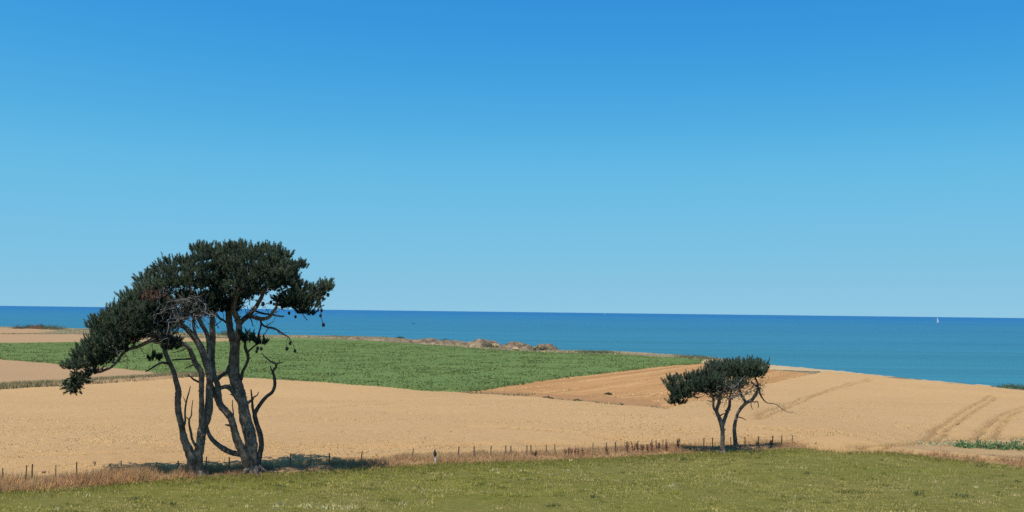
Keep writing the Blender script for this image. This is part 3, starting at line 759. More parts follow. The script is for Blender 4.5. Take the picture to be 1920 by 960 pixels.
def tangle(tree, poly_px, n, depth, L=(0.5, 1.3), r=0.016, dy0=0.0, mat='deadwood', name='dead_twigs'):
    poly = np.array(poly_px, float); mb = MB(); c = 0
    while c < n:
        x = rng.uniform(poly[:, 0].min(), poly[:, 0].max()); y = rng.uniform(poly[:, 1].min(), poly[:, 1].max())
        if not in_poly(np.array([x]), np.array([y]), poly)[0]: continue
        p = at_y(np.array([x]), np.array([y]), np.array([tree.D + dy0 + rng.uniform(-depth, depth)]))[0]
        d = rng.normal(0, 1, 3); d[2] = d[2] * .8 - .1; d /= np.linalg.norm(d)
        pts = [p]; ln = rng.uniform(*L); k = 5
        for _ in range(k):
            d = d + rng.normal(0, .38, 3); d /= np.linalg.norm(d); pts.append(pts[-1] + d * ln / k)
        rr = r * rng.uniform(.6, 1.5)
        tube(mb, np.array(pts), np.linspace(rr, rr * .35, k + 1), 5, 3, 0.12)
        for _ in range(2):                                  # side spurs
            j_ = rng.integers(1, k); q = pts[j_]; e = rng.normal(0, 1, 3); e /= np.linalg.norm(e)
            tube(mb, np.array([q, q + e * ln * .15 + rng.normal(0, .02, 3), q + e * ln * .3]), np.array([rr * .6, rr * .45, rr * .25]), 4, 3, 0.1)
        c += 1
    return tag(mb.build(name, M[mat], tree.root, tree.base, smooth=True), kind='stuff')

def cone_part(tree, px, dy=0.0, r=4.0):
    """a hanging pine cone cluster: scaled egg"""
    c = tree.P([px], [dy])[0]; R_ = r / px_scale(tree.D)
    mb = MB(); nu, nv = 9, 8
    th = np.linspace(0.05, np.pi - .05, nv); ph = np.linspace(0, 2 * np.pi, nu, endpoint=False)
    T, Q = np.meshgrid(th, ph, indexing='ij'); k = 1 + 0.16 * ((np.arange(nv)[:, None] + np.arange(nu)[None]) % 2)
    v = np.stack([np.sin(T) * np.cos(Q) * R_ * .8 * k, np.sin(T) * np.sin(Q) * R_ * .8 * k, np.cos(T) * R_ * 1.15], -1).reshape(-1, 3) + c
    i_ = np.arange(nv - 1)[:, None] * nu; j_ = np.arange(nu)[None]; j2 = (j_ + 1) % nu
    mb.add(v, np.stack([i_ + j_, i_ + nu + j_, i_ + nu + j2, i_ + j2], -1).reshape(-1, 4))
    return mb.build('cone', M['cone'], tree.root, tree.base)

# --- left tree of the tall pair
A = Tree((370, 899), 50.4, 'left stem pair of the tall windswept pine clump, crown drooping far left', 'tall windswept pines by the verge')
A.limb('trunk', [(367,901),(363,886),(360,862),(353,841),(345,822),(340.6,799),(335.5,779),(333.6,758),(334,733),(329.7,714),(325.8,698),(319.5,682.5),(314,671),(309,657),(307,643),(309,628),(316,606),(322,585)],
       [12,10.5,9,8.2,7,6.2,5.6,5.4,5.2,5,4.7,4.4,4.2,4,3.4,2.8,2.2,1.6], (0, -.1, -.3, -.5, -.7), ground_end=True, flare=1)
A.limb('trunk', [(374,901),(371,886),(371,862),(375,838),(377,820),(380,800),(386,790),(391.5,772),(392,752),(392,729),(394,708),(391,692),(383,668),(373,645),(362,629),(349,616),(336,607),(318,596),(300,588)],
       [12,10.5,9.5,9,8.8,8.2,7.4,7,7,6.8,7.2,7,6.3,6,5.5,5,4.2,3.2,2.2], (0, .1, .2, .3, .2, -.2), ground_end=True, flare=1)
A.limb('limb', [(379,803),(378,783),(378,760),(378,735),(378,718),(376.5,698),(367,682),(361,667),(353,651),(340,643.5),(325,637),(305,633),(286,634)], [5.6,5.4,5.2,5,5,4.8,4.6,4.4,4,3.6,3.2,2.8], (0, -.4, -.9))
A.limb('limb', [(391,690),(392,665),(391,640),(387,624),(380,612),(373,599),(366.6,579),(362,560),(356,535),(352,505)], [4.6,4.4,4.2,4,3.6,3,2.4,1.6], (.3, .9))
A.limb('limb', [(370,640),(366,625),(363,607),(362,585),(358,560)], [4, 3, 2], (.2, .6))
A.limb('limb', [(308,640),(298,640),(290,635.6),(277,623),(262,610),(240,598),(215,592)], [3.4,3.2,3,2.6,2,1.4], (-.6, -1.2))
A.limb('limb', [(292,634),(275,642),(259,650),(241,655),(230,663),(222,675),(210,687),(198,693),(182,698),(168,697),(156,692)], [3.6,3.4,3,2.8,2.4,2.2,2,1.4], (-.8, -1.3))
A.limb('limb', [(176,695),(166,697),(160,705),(153,716),(142,727)], [2.4,2.2,1.8,1.3], (-1.2, -1.4), mat='deadwood')
A.limb('dead_branch', [(369,840),(361,825),(358,811),(354.7,796),(355,786),(358.6,779),(360,762),(361.7,750)], [3,2.5,2,1.6,1,.6], (-.15, -.3), mat='darkbark', sides=6)
A.limb('dead_branch', [(355,787),(352,785),(350,782)], [1.4, .7], (-.3, -.35), mat='darkbark', sides=5)
A.limb('dead_branch', [(342,803),(347,791),(347,772),(348.5,758),(351.5,745),(354.5,735),(357,724)], [2.4,2,1.8,1.4,.7], (-.3, -.4), mat='darkbark', sides=6)
A.limb('dead_branch', [(348.5,756),(345.5,748),(343,743)], [1, .5], (-.35, -.4), mat='darkbark', sides=5)
A.limb('dead_branch', [(366,673),(358,673),(345,673.5),(333,674),(322,675)], [2.2, 1.2], (-.2, -.6), mat='darkbark', sides=6)
A.limb('dead_branch', [(366,684),(361,685),(353,688),(346,691)], [1.6, .7], (-.1, -.3), mat='darkbark', sides=5)
A.limb('dead_branch', [(352,652),(345,655),(334,659),(321,662)], [1.2, .7], (-.3, -.6), mat='darkbark', sides=5)
A.limb('dead_branch', [(378,719),(370,715),(362.5,711),(357,706),(352,704)], [2.2,1.8,.8], (-.1, -.6), mat='darkbark', sides=6)
A.limb('dead_branch', [(317,682),(304,680),(291,686),(282,692),(273,697)], [2.6,2,1.2], (-.7, -1.1), mat='darkbark', sides=6)
A.limb('dead_branch', [(320,620),(323,606),(328,590),(331,575),(336,562)], [2,1.6,.9], (-.9, -1.2), mat='deadwood', sides=6)
A.limb('dead_branch', [(326,612),(333,600),(338,585),(341,570),(340,558),(333,552)], [1.8,1.4,.8], (-1.1, -1.5), mat='deadwood', sides=6)
A.limb('dead_branch', [(299,632),(297,618),(296,604),(288,601),(280,602)], [1.8,1.3,.8], (-1.2, -1.5), mat='deadwood', sides=6)
A.limb('dead_branch', [(205,651),(216,647),(224,641),(227,627)], [1.8,1.4,.8], (-1.9, -2.0), mat='deadwood', sides=6)
crown(A, [(119,690),(135,674),(147,650),(167,634),(167,606),(200,582),(228,564),(255,548),(298,556),(306,580),(302,606),(292,628),(266,646),(238,660),(216,684),(192,697),(165,699),(148,706),(128,703)],
      1.7, -0.9, spacing=0.48, emax=55, )
crown(A, [(124,716),(140,702),(160,700),(156,720),(137,741),(122,728)], 0.4, -1.4, spacing=0.22, size=.66, emax=14, name='crown_tip', up=-.25, needle_n=60, tufts=6)
crown(A, [(150,716),(160,700),(182,694),(200,692),(190,702),(170,708)], 0.3, -1.3, spacing=0.26, size=.7, emax=10, name='crown_tip', tufts=7)
crown(A, [(228,566),(228,549),(253,546),(255,520),(276,514),(298,500),(300,482),(350,482),(363,456),(398,462),(410,500),(404,545),(372,556),(330,548),(290,566),(262,574)], 2.3, -0.2, spacing=0.55)
crown(A, [(225,575),(262,572),(300,560),(312,585),(306,612),(296,632),(268,644),(240,650),(222,620)], 1.5, -.6, spacing=.52, emax=40)
crown(A, [(340,545),(372,552),(404,545),(412,585),(392,602),(360,606),(338,596),(330,570)], 1.4, .9, spacing=.52, emax=26)
crown(A, [(290,560),(325,548),(352,552),(352,590),(338,622),(306,640),(285,632),(292,600)], 1.2, .5, spacing=.50, emax=26, sparse=.8)
crown(A, [(285,668),(291,658),(299,672),(297,684),(286,684)], .3, -.9, spacing=.26, size=.8, emax=10, name='crown_tip')
crown(A, [(296,640),(310,632),(330,636),(336,655),(320,668),(302,660)], .5, -.6, spacing=.33, size=.9, emax=16, sparse=.65, name='crown_tip', col=((.05,.055,.035), (.08,.08,.05)))
crown(A, [(270,552),(296,546),(305,560),(290,575),(268,572)], .9, -1.6, spacing=.36, size=.9, emax=16, name='dead_needles', label='red brown dead needles', dead=1.0, sparse=.5)
tangle(A, [(262,575),(300,552),(345,545),(385,560),(395,590),(350,606),(336,632),(300,640),(268,625)], 230, 1.6, dy0=-.7)
tangle(A, [(190,640),(235,620),(285,625),(300,640),(262,655),(225,665),(195,690),(170,695)], 45, 1.1, dy0=-1.2, L=(.4, .9))

# --- right tree of the tall pair
B = Tree((472, 893), 51.6, 'right stems of the tall windswept pine clump, with a long bough reaching right', 'tall windswept pines by the verge')
B.limb('trunk', [(475,895),(474,880),(474,856),(470.5,830),(466,807),(460,783),(456,761),(451.6,745),(447,729),(442,713),(438,695),(438.5,675),(440.6,652),(440,640),(434,628),(430,607),(429,588),(432,565),(438,535),(445,505)],
       [16,12.5,11,11,11.2,11,10.6,10.4,10,9.8,9.8,9.8,10,10,7,6,5.6,4.6,3.2,2], (0, .1, .2, .2, .5), ground_end=True, flare=1)
B.limb('trunk', [(466,894),(468,880),(461,859),(452.5,842),(444,822),(437.5,799),(432,783),(423,771),(414,760),(410,745),(407.5,722),(402,707),(398.5,690),(397.5,660),(398.5,635),(398.5,607),(400,585),(408,555),(416,520),(420,490)],
       [12,10,8.8,8,7.4,7,6.8,6.4,5.8,5.6,5.4,5.6,5.8,5.4,5.2,5,4.2,3.2,2.2,1.4], (0, -.3, -.5, -.3, -.2, 0), ground_end=True)
B.limb('trunk', [(480,893),(482,872),(487.5,851),(490.5,833),(487.5,814),(481,794),(478,779),(480,771),(490.6,754),(500,743),(510,735.5),(515,723),(514.5,707),(511,697)],
       [9,7,5.4,5,4.6,4.2,4,3.8,3.6,3.6,3.4,3,2.6,2.2], (.1, .4, .3), ground_end=True, mat='darkbark')
B.limb('limb', [(441,648),(446,636),(448,622),(447.8,607),(443,593),(437,580),(442,560),(455,530),(468,500)], [7,5.8,5.6,5.4,5,4,3,2], (.2, -.3, -.8))
B.limb('limb', [(448,610),(454,601.5),(467,590.6),(478,578),(485.6,565.6),(492,552),(505,525),(515,500)], [4.6,4.6,4.4,4.2,3.6,2.6,1.6], (.2, .6))
B.limb('limb', [(464,593),(473,594),(482,597),(492,598),(504,595),(512,584.5),(518,575),(520,562),(528,550),(545,540)], [3.6,3.6,3.4,3.2,3,2.6,2,1.4], (.3, -.4))
B.limb('limb', [(474,581),(484,585),(495,588),(514,590.6),(524,593),(533,593)], [2.2,2,1.2], (.5, .9), mat='darkbark', sides=6)
B.limb('limb', [(512,570),(530,572),(548,570),(568,560),(588,548),(605,538),(618,530)], [2.6,2.4,2,1.6,1], (-.2, -.5), mat='darkbark', sides=7)
B.limb('limb', [(520,520),(538,512),(552,505),(566,498)], [2.4,2,1.1], (.3, .5), mat='darkbark', sides=6)
B.limb('dead_branch', [(488,598),(490,606),(498,612.5),(514,616),(526,623),(534,628),(541,631.5)], [2.2,2,1.6,.8], (.2, 0), mat='darkbark', sides=6)
B.limb('dead_branch', [(490,606),(488,616),(484,628),(482,640),(481,648)], [1.9,1.5,1], (.2, .3), mat='darkbark', sides=6)
B.limb('dead_branch', [(498,612),(506,607),(512,603)], [1, .5], (.1, 0), mat='darkbark', sides=5)
B.limb('dead_branch', [(505,614),(500,620),(497,627)], [1, .5], (.1, .1), mat='darkbark', sides=5)
B.limb('dead_branch', [(468,594),(472,602),(474,610),(477,612)], [1.3, .6], (.3, .2), mat='darkbark', sides=5)
B.limb('dead_branch', [(541,631),(543,638),(544,643)], [.6, .4], (0, 0), mat='darkbark', sides=4)
B.limb('dead_branch', [(541,631),(537,642),(539,653)], [.6, .4], (0, .1), mat='darkbark', sides=4)
B.limb('dead_branch', [(541,631),(549,645),(553,657)], [.6, .4], (0, -.1), mat='darkbark', sides=4)
B.limb('dead_branch', [(596,560),(601,572),(602,584),(602,594),(606,607)], [1, .5], (-.4, -.5), mat='darkbark', sides=5)
B.limb('dead_branch', [(404,587),(412,597),(418,600),(428,608)], [2.6,2.2,2], (0, .3), mat='darkbark', sides=6)
B.limb('limb', [(452,712),(455,697),(461,685),(465,673),(464,664),(461,656),(459.5,645),(462,634)], [3.4,3,3,2.6,2], (.2, -.3), mat='darkbark')
B.limb('dead_branch', [(463,662),(470,655),(478,648),(488,643)], [2.2,1.8,1.2], (-.2, -.4), mat='darkbark', sides=6)
B.limb('limb', [(457,766),(451,757),(441,742),(433,730),(425,725),(416,726.5),(408,728)], [5,4.8,4.6,4.2,3.6], (.2, -.4))
B.limb('limb', [(407,712),(412,707),(419,702),(426,698),(429,690),(433,683)], [3.8,3.6,3.2], (-.3, .1), mat='darkbark')
B.limb('limb', [(411,756),(406,745),(399,730),(394,716),(391,700)], [4.6,4.2,3.6], (-.4, -.1))
B.limb('limb', [(452,852),(443,850.5),(433,848.5),(419,841),(406,831.5),(395,820),(389,807),(386,792),(388,776)], [5.2,5,4.8,4.6,4.4,4,3.4,2.6], (0, .7, 1.1))
B.limb('dead_branch', [(437,785),(437.5,775),(436,762),(436,750)], [1.6, .7], (-.3, -.4), mat='darkbark', sides=5)
B.limb('dead_branch', [(478,781),(474,766),(472.5,748),(470.5,730)], [3.2,2.4,1.4], (.35, .2), mat='darkbark', sides=6)
B.limb('dead_branch', [(473,748),(477,744),(482,741),(485,734.5)], [1.8,1.4,.7], (.25, .1), mat='darkbark', sides=5)
B.limb('dead_branch', [(511,698),(514,692),(517.5,689),(516.5,682),(508,678),(498,670),(490.5,661.5)], [2.4,2.4,2.3,2,1.2,.6], (.3, 0), mat='darkbark', sides=6)
B.limb('dead_branch', [(516,683),(526,680),(533,678)], [1.7, .6], (.1, -.1), mat='darkbark', sides=5)
B.limb('dead_branch', [(525,680),(523,676),(521,673)], [.9, .4], (0, 0), mat='darkbark', sides=4)
B.limb('dead_branch', [(511,697),(508,691),(506.5,685)], [1.7, .9], (.3, .3), mat='darkbark', sides=5)
B.limb('dead_branch', [(500,676),(498,679),(498.5,682)], [1, .5], (.1, .1), mat='darkbark', sides=4)
# knot hole on the main stem
kq = B.P([(466.5, 815)], [-.28])[0]; mb = MB()
a_ = np.linspace(0, 2 * np.pi, 13)
tube(mb, np.stack([kq[0] + .10 * np.cos(a_), kq[1] + .02 * np.cos(a_), kq[2] + .21 * np.sin(a_)], -1), np.full(13, .034), 6, 3, .15)
mb.build('knot', M['deadwood'], B.root, B.base, smooth=True)
crown(B, [(396,464),(415,457),(448,455),(470,466),(500,460),(534,472),(546,494),(560,508),(560,538),(532,553),(492,562),(470,572),(440,584),(398,584),(384,562),(398,530)], 2.5, .2, spacing=.55)
crown(B, [(540,505),(552,494),(573,490),(573,504),(556,516),(556,526),(576,536),(588,542),(604,533),(620,521),(629,520),(626,545),(606,560),(592,575),(584,600),(570,601),(560,590),(540,584),(524,580),(518,562),(536,545)], .9, -.1, spacing=.36, size=.9, emax=30, sparse=.80, name='crown_bough', tufts=11)
crown(B, [(456,632),(464,624),(478,630),(480,644),(470,652),(458,646)], .35, -.2, spacing=.28, size=.8, emax=10, name='crown_tip')
crown(B, [(484,645),(489,634),(497,642),(496,651),(487,653)], .25, -.4, spacing=.24, size=.75, emax=8, name='crown_tip')
crown(B, [(380,556),(430,575),(470,566),(520,552),(525,568),(495,575),(468,585),(438,594),(402,598),(385,590)], 1.5, .6, spacing=.52, emax=16)
tangle(B, [(440,575),(500,560),(540,560),(545,585),(500,590),(470,590)], 30, 1.2, dy0=.1, L=(.4, .9), mat='darkbark')
tangle(B, [(490,602),(520,606),(535,628),(500,622)], 9, .2, dy0=.1, L=(.2, .45), r=.008, mat='darkbark')
for cp, r_ in [((606.5,609),3.6),((601,592),3.0),((596.5,581),2.8),((603,582),3),((544,643.7),3.2),((538,654),3.6),((553,658),3.2),((483,653),3.4),((490,654),3.2),((481,659),3),((615,553),3.5),((605,558),3.2),((600,568),2.8),((542,587),3),((554,594),2.8),((508,567),3.4),((493,570),4),((529,576),3.4)]:
    cone_part(B, cp, -.4 if cp[0] > 560 else (0 if cp[0] > 500 else -.3), r_)

# --- low pair by the fence at the right
C = Tree((1355, 851), 61.3, 'forked left stem of the low windswept pine pair, crown swept left', 'low windswept pines by the fence')
C.limb('trunk', [(1355,852),(1354.5,840),(1354.5,828),(1355,808),(1353,797),(1348.5,783),(1343.5,772),(1344.5,765),(1348,756),(1349.5,746),(1350,730),(1346,712)], [6.5,4.8,4.3,4.2,4.2,3.6,3.4,3.2,3,2.8,2.2,1.4], (0, .1, .3), ground_end=True, flare=1)
C.limb('limb', [(1354,800),(1358,787),(1364,771),(1368,761),(1368.5,749),(1372,730),(1378,708)], [3.8,3.5,3.2,3,2.6,2,1.4], (.1, .4, .6))
C.limb('limb', [(1345,772),(1340.5,769),(1337.5,762),(1337.5,750),(1334,738),(1322,730),(1305,728),(1288,735)], [2.4,2.2,2,1.9,1.6,1.1], (.1, -.3, -.6))
C.limb('limb', [(1350,738),(1340,728),(1325,718),(1305,714),(1285,714),(1265,712)], [2.2,2,1.6,1], (.2, .3, 0))
C.limb('dead_branch', [(1337.5,752),(1331,752),(1325,751)], [1, .6], (0, -.1), mat='darkbark', sides=5)
C.limb('dead_branch', [(1350,780),(1356,776),(1363,777)], [1.3, 1], (.1, .2), mat='darkbark', sides=5)
crown(C, [(1245,707),(1258,703),(1268,708),(1275,711),(1292,705),(1306,704),(1318,698),(1324,690),(1342,684),(1350,700),(1352,728),(1336,740),(1310,745),(1290,752),(1277,763),(1262,769),(1250,766),(1252,752),(1262,744),(1254,728),(1256,720),(1247,715)], 1.1, -.1, spacing=.46, emax=28, col=((.019,.033,.023), (.060,.080,.046)))
crown(C, [(1300,722),(1335,716),(1395,712),(1402,726),(1380,738),(1350,742),(1318,744)], .8, .3, spacing=.42, emax=14, sparse=.7)
tangle(C, [(1318,722),(1350,716),(1385,716),(1395,738),(1372,752),(1345,748),(1325,742)], 120, .8, dy0=-.1, L=(.35, .9), r=.02)
tangle(C, [(1328,750),(1352,752),(1350,775),(1334,775)], 8, .2, dy0=-.1, L=(.2, .5), r=.010)
E = Tree((1379, 836), 63.6, 'slim leaning right stem of the low windswept pine pair', 'low windswept pines by the fence')
E.limb('trunk', [(1380,839),(1378.5,828),(1377.5,818),(1377,806),(1379,790),(1383,775.5),(1389.5,765),(1399,755.5),(1409,750.5),(1415,743),(1419,735),(1421,722),(1416,708),(1410,696)], [4.6,3.8,3.5,3.4,3.3,3.2,3.1,3.1,3,2.8,2.4,2,1.6,1.1], (0, 0, -.2), ground_end=True, flare=1)
E.limb('limb', [(1399,756),(1395,749),(1389.5,740),(1386,728),(1388,712),(1392,698)], [3,2.8,2.5,2,1.3], (0, .4))
E.limb('dead_branch', [(1408,716),(1416,722),(1422.5,728),(1425,738),(1430,747),(1438,755),(1454,758),(1465,765.5),(1476,772),(1488,773)], [1.6,1.8,1.8,1.4,.9,.7,.5,.4], (-.1, -.4), mat='darkbark', sides=6)
E.limb('dead_branch', [(1409,751),(1414,754),(1420,753),(1422,760),(1421,765)], [1.2,1,.6], (-.1, -.2), mat='darkbark', sides=5)
E.limb('dead_branch', [(1409,752),(1408,760),(1411,768)], [1, .5], (-.1, -.1), mat='darkbark', sides=5)
E.limb('dead_branch', [(1425,727),(1429,731),(1431,735)], [1, .5], (-.1, -.1), mat='darkbark', sides=5)
E.limb('dead_branch', [(1384,782),(1392,784),(1399,788)], [1.1, .5], (0, -.1), mat='darkbark', sides=5)
crown(E, [(1338,688),(1345,682),(1375,680),(1400,678),(1425,681),(1438,686),(1436,702),(1426,711),(1396,716),(1362,721),(1344,722),(1334,708)], 1.35, -.5, spacing=.46, emax=24, col=((.019,.033,.023), (.060,.080,.046)), label='flat windswept top of the crown')
tangle(E, [(1372,716),(1400,714),(1428,712),(1424,738),(1400,738),(1380,742)], 75, .7, dy0=-.2, L=(.3, .8), r=.016)
tangle(E, [(1425,708),(1436,706),(1445,716),(1430,718)], 7, .2, dy0=-.2, L=(.2, .4), r=.010)
tangle(E, [(1448,752),(1466,755),(1476,770),(1460,768)], 12, .15, dy0=-.4, L=(.15, .4), r=.008)

# ------------------------------------------------------------------ fence
POSTS = [(5,877.5,0),(50,872,2.2),(61,870,.5),(105,872,1),(144,866,1),(208,869,.5),(227.5,864,1),(278,870,0),(294,867,0),(334,865,0),(387.5,856,0),(430,857,0),(545,851,0),(582.7,851,0),(617.7,850,0),(679,850,3.5),
         (775,856,5),(860.7,842,2),(889,840,.5),(921,838,1),(948,842,-2.2),(958,838,.8),(988,838,.5),(995,838.6,-.8),(1024,837,0),(1040,842,-2.5),(1112,836,0),(1137,836.5,0),(1154,834.5,0),(1175.5,835,0),(1196,833.5,.5),
         (1222,834,0),(1230,832.5,-1),(1243,832,.3),(1249,832.5,0),(1320,826,0),(1336,825,.3),(1370,824.5,0),(1397,823,.5),(1422,821.5,0),(1449,822,0),(1466,821,.3),(1485.6,821,0)]
fence = empty('wire_fence', (0, float(front(0)) + 1.6, float(height(0, front(0) + 1.6))))
tag(fence, 'long line of thin weathered wooden posts with wire along the dry grass verge', 'fence')
fb = np.array(fence.location); tops = []
for k_, (px, py, ln) in enumerate(POSTS):
    d = ray(np.array([px]), np.array([py]))[0]
    yy = np.arange(40, 70, .02); q = EYE + d * (yy / d[1])[:, None]
    j_ = np.argmin(np.abs(q[:, 1] - front(q[:, 0]) - 1.7)); tp = q[j_].copy()
    gz = float(height(tp[0], tp[1])); tp[2] = max(tp[2], gz + .55)
    bt = np.array([tp[0] - ln / px_scale(tp[1]), tp[1] + rng.normal(0, .03), gz - .25])
    r_ = rng.uniform(.024, .036); mb = MB()
    tube(mb, np.array([bt, (bt * .5 + tp * .5) + rng.normal(0, .008, 3), tp]), np.array([r_ * 1.1, r_, r_ * .92]), 7, 3, .10)
    mb.build('post', M['post'], fence, fb); tops.append(tp)
tops = np.array(tops)
for hgt in (.06, .30, .52):
    mb = MB()
    for a, b in zip(tops[:-1], tops[1:]):
        a = a - np.array([0, -.03, hgt]); b = b - np.array([0, -.03, hgt]); mid = (a + b) / 2 - np.array([0, 0, .02 + .01 * rng.uniform()])
        tube(mb, np.array([a, mid, b]), np.array([.003] * 3), 4, 2, 0)
    mb.build('wire', M['wire'], fence, fb)
mb = MB(); ra = tops[5] - np.array([0, .05, .20]); rb = tops[7] - np.array([0, .05, .14])  # slender bar tracing a thin line between two fence posts
tube(mb, np.array([ra, (ra + rb) / 2 + np.array([0, 0, .02]), rb]), np.array([.028, .03, .026]), 6, 4, .15)
mb.build('bar', M['post'], fence, fb)

# marker post, dark above and white below
p = ground([(817, 868)])[0]; q = at_y(np.array([815.]), np.array([845.]), np.array([p[1]]))[0]
mk = empty('marker_post', tuple(p)); tag(mk, 'short stake, white below and dark at the top, standing alone in the verge', 'marker post')
mb = MB(); mid = p * .45 + q * .55; tube(mb, np.array([p - np.array([0, 0, .2]), (p + mid) / 2, mid]), np.array([.045, .045, .045]), 8, 3, .03); mb.build('stake', M['white'], mk, p)
mb = MB(); tube(mb, np.array([mid, (mid + q) / 2, q]), np.array([.07, .08, .05]), 8, 3, .08)
tube(mb, np.array([q, q + np.array([.03, 0, .09])]), np.array([.03, .02]), 6, 3, .05); mb.build('cap', M['black'], mk, p)

# ------------------------------------------------------------------ plants
def weed(px, py, hgt, label, group, n=7, dark=1.0, spread=.35):
    """dried dock: upright stalks with seed heads"""
    p = ground([(px, py)])[0]
    root = empty('dried_weed', tuple(p)); tag(root, label, 'weed', group)
    st = MB(); hd = MB()
    for _ in range(n):
        a = rng.uniform(0, 6.28); l = hgt * rng.uniform(.6, 1.0); o = np.array([math.cos(a), math.sin(a), 0]) * l * rng.uniform(.05, spread)
        b0 = p + np.array([math.cos(a), math.sin(a), 0]) * .04 - np.array([0, 0, .05]); e = p + o + np.array([0, 0, l])
        tube(st, np.array([b0, (b0 + e) / 2 + o * -.12, e]), np.array([.012, .010, .006]), 5, 3, .05)
        m_ = 26; t = rng.uniform(.45, 1.0, m_); c = b0 + (e - b0) * t[:, None]
        v = c[:, None] + rng.normal(0, .028, (m_, 3, 3)); cc = np.array([.15,.08,.045]) * dark * rng.uniform(.6, 1.4, (m_, 1))
        hd.add(v.reshape(-1, 3), np.arange(3 * m_).reshape(-1, 3), np.repeat(cc, 3, 0))
    st.build('stalks', M['post'], root, p); hd.build('seed_heads', M['leaf'], root, p, color=True)
    return root
row = 'dried seed stalks along the fence'
ORD = ['leftmost', 'second from the left', 'third from the left', 'fourth from the left', 'fifth from the left', 'sixth from the left', 'seventh from the left', 'rightmost']
for k_, (px, py) in enumerate([(1060,855),(1066,854),(1071,855),(1078,854),(1084,855),(1091,854)]):
    weed(px, py, .50, 'dark dried seed stalk, %s in the dense fence row of six' % (ORD[k_] if k_ < 5 else ORD[7]), row, 4, 1.6, .16)
for k_, (px, py, h_) in enumerate([(1176,848,.60),(1188,848,.55),(1196,847,.6),(1204,848,.5),(1214,848,.5),(1222,847,.55),(1234,846,.55),(1249,845,.55)]):
    weed(px, py, h_, 'rust brown dried stalk, %s in the thicket left of the low pines' % ORD[k_], 'rust brown stalk thicket', 6, 1.15, .3)
weed(1271, 842, .65, 'tall rust brown dried stalk nearest left of the low pine shadow', row, 8, 1.0)
weed(1137, 851, .45, 'lone small dried stalk right of the dense row on the fence', row, 5, 1.0)
weed(1003, 856, .36, 'low bushy dried weed among the middle fence posts', row, 8, 1.2, .8)
weed(177, 889, .62, 'dark bare forked dead weed at the left of the fence', row, 5, .8, .5)
weed(192, 890, .42, 'low dark bushy dead weed beside the forked one', row, 10, .8, .8)
weed(84, 897, .34, 'small brown dead weed near the left edge verge', row, 8, .9, .8)
weed(1447, 838, .42, 'short dried stalk clump right of the low pine shadow', row, 6, 1.0)
weed(1420, 838, .38, 'small dried stalk at the tip of the low pine shadow', row, 5, 1.0)
weed(1528, 839, .3, 'isolated low dried weed at the right end of the verge', row, 6, 1.0, .6)
weed(250, 880, .62, 'thin dried stalk beside the slender rail', row, 4, 1.1, .3)

def herb(px, py, hgt, wid, label, col, name='meadow_weed', cat='weed', group=None, n=60, off=0.0, lf=None):
    """leafy clump: many lance leaves on a mound with short stems"""
    p = ground([(px, py)], off)[0]; p[2] -= off
    root = empty(name, tuple(p)); tag(root, label, cat, group)
    mb = MB(); lf = lf or hgt * .45
    c = rng.normal(0, 1, (n, 3)); c /= np.linalg.norm(c, axis=1)[:, None]; c[:, 2] = np.abs(c[:, 2])
    rr = rng.uniform(.3, 1, (n, 1)) ** .6 * (1 + .35 * np.sin(5 * np.arctan2(c[:, 1:2], c[:, :1]) + rng.uniform(0, 6)))
    pos = p + c * np.array([wid / 2, wid / 2, hgt * .8]) * rr
    d = c + rng.normal(0, .5, (n, 3)) + np.array([0, 0, .25]); d /= np.linalg.norm(d, axis=1)[:, None]
    w = np.cross(d, rng.normal(0, 1, (n, 3))); w /= np.linalg.norm(w, axis=1)[:, None] + 1e-9
    L_ = lf * rng.uniform(.6, 1.3, (n, 1)); w = w * L_ * .24
    v = np.stack([pos, pos + d * L_ * .5 + w, pos + d * L_, pos + d * L_ * .5 - w], 1).reshape(-1, 3)
    cc = np.array(col) * rng.uniform(.6, 1.45, (n, 1))
    mb.add(v, np.arange(4 * n).reshape(-1, 4), np.repeat(cc, 4, 0)); mb.build('leaves', M['leaf'], root, p, color=True)
    st = MB()
    for _ in range(5):
        e = p + np.array([rng.normal(0, wid * .2), rng.normal(0, wid * .2), hgt * .7])
        tube(st, np.array([p - np.array([0, 0, .05]), (p + e) / 2 + rng.normal(0, .02, 3), e]), np.array([.03, .02, .01]) * max(.25, min(hgt, 2)), 5, 3, .1)
    st.build('stems', M['darkbark'], root, p)
    return root
GW = 'dark weeds in the meadow'
dg = (.045,.062,.018)
for px, py, w, h_, lab in [(1515,889,.5,.16,'small dark weed in the meadow right of the low pines'),(1723,930,.55,.24,'dark weed clump in the meadow left of the widest weed at lower right'),
        (1803,934,1.0,.26,'widest dark weed patch at the lower right of the meadow'),(1114,934,.5,.2,'round dark weed at the bottom centre of the meadow'),(1036,951,.6,.16,'flat dark weed low at the bottom centre edge'),
        (252,937,.5,.14,'dark weed tuft in the meadow below the dead forked weed'),(325,947,.5,.14,'dark weed tuft at the bottom edge below the tall pines'),(1281,863,.35,.16,'small dark weed at the verge foot left of the low pines'),
        (520,912,.4,.12,'dark weed tuft just below the tall pine roots'),(1907,905,.5,.16,'dark weed tuft at the right edge of the meadow')]:
    herb(px, py, h_, w, lab, dg, group=GW)
GS = 'green bushes beside the right field path'
for px, py, w, h_, lab in [(1806,842,1.1,.50,'leftmost low green bush beside the sandy path'),(1838,843,1.3,.55,'second green bush from the left beside the sandy path'),
        (1868,845,1.4,.58,'third green bush from the left beside the sandy path'),(1897,845,1.3,.62,'green bush beside the sandy path nearest the right edge'),(1930,846,1.6,.70,'green bush beside the sandy path cut by the right frame edge')]:
    herb(px, py, h_, w, lab, (.075,.125,.05), 'low_bush', 'bush', GS, n=420, lf=.17)
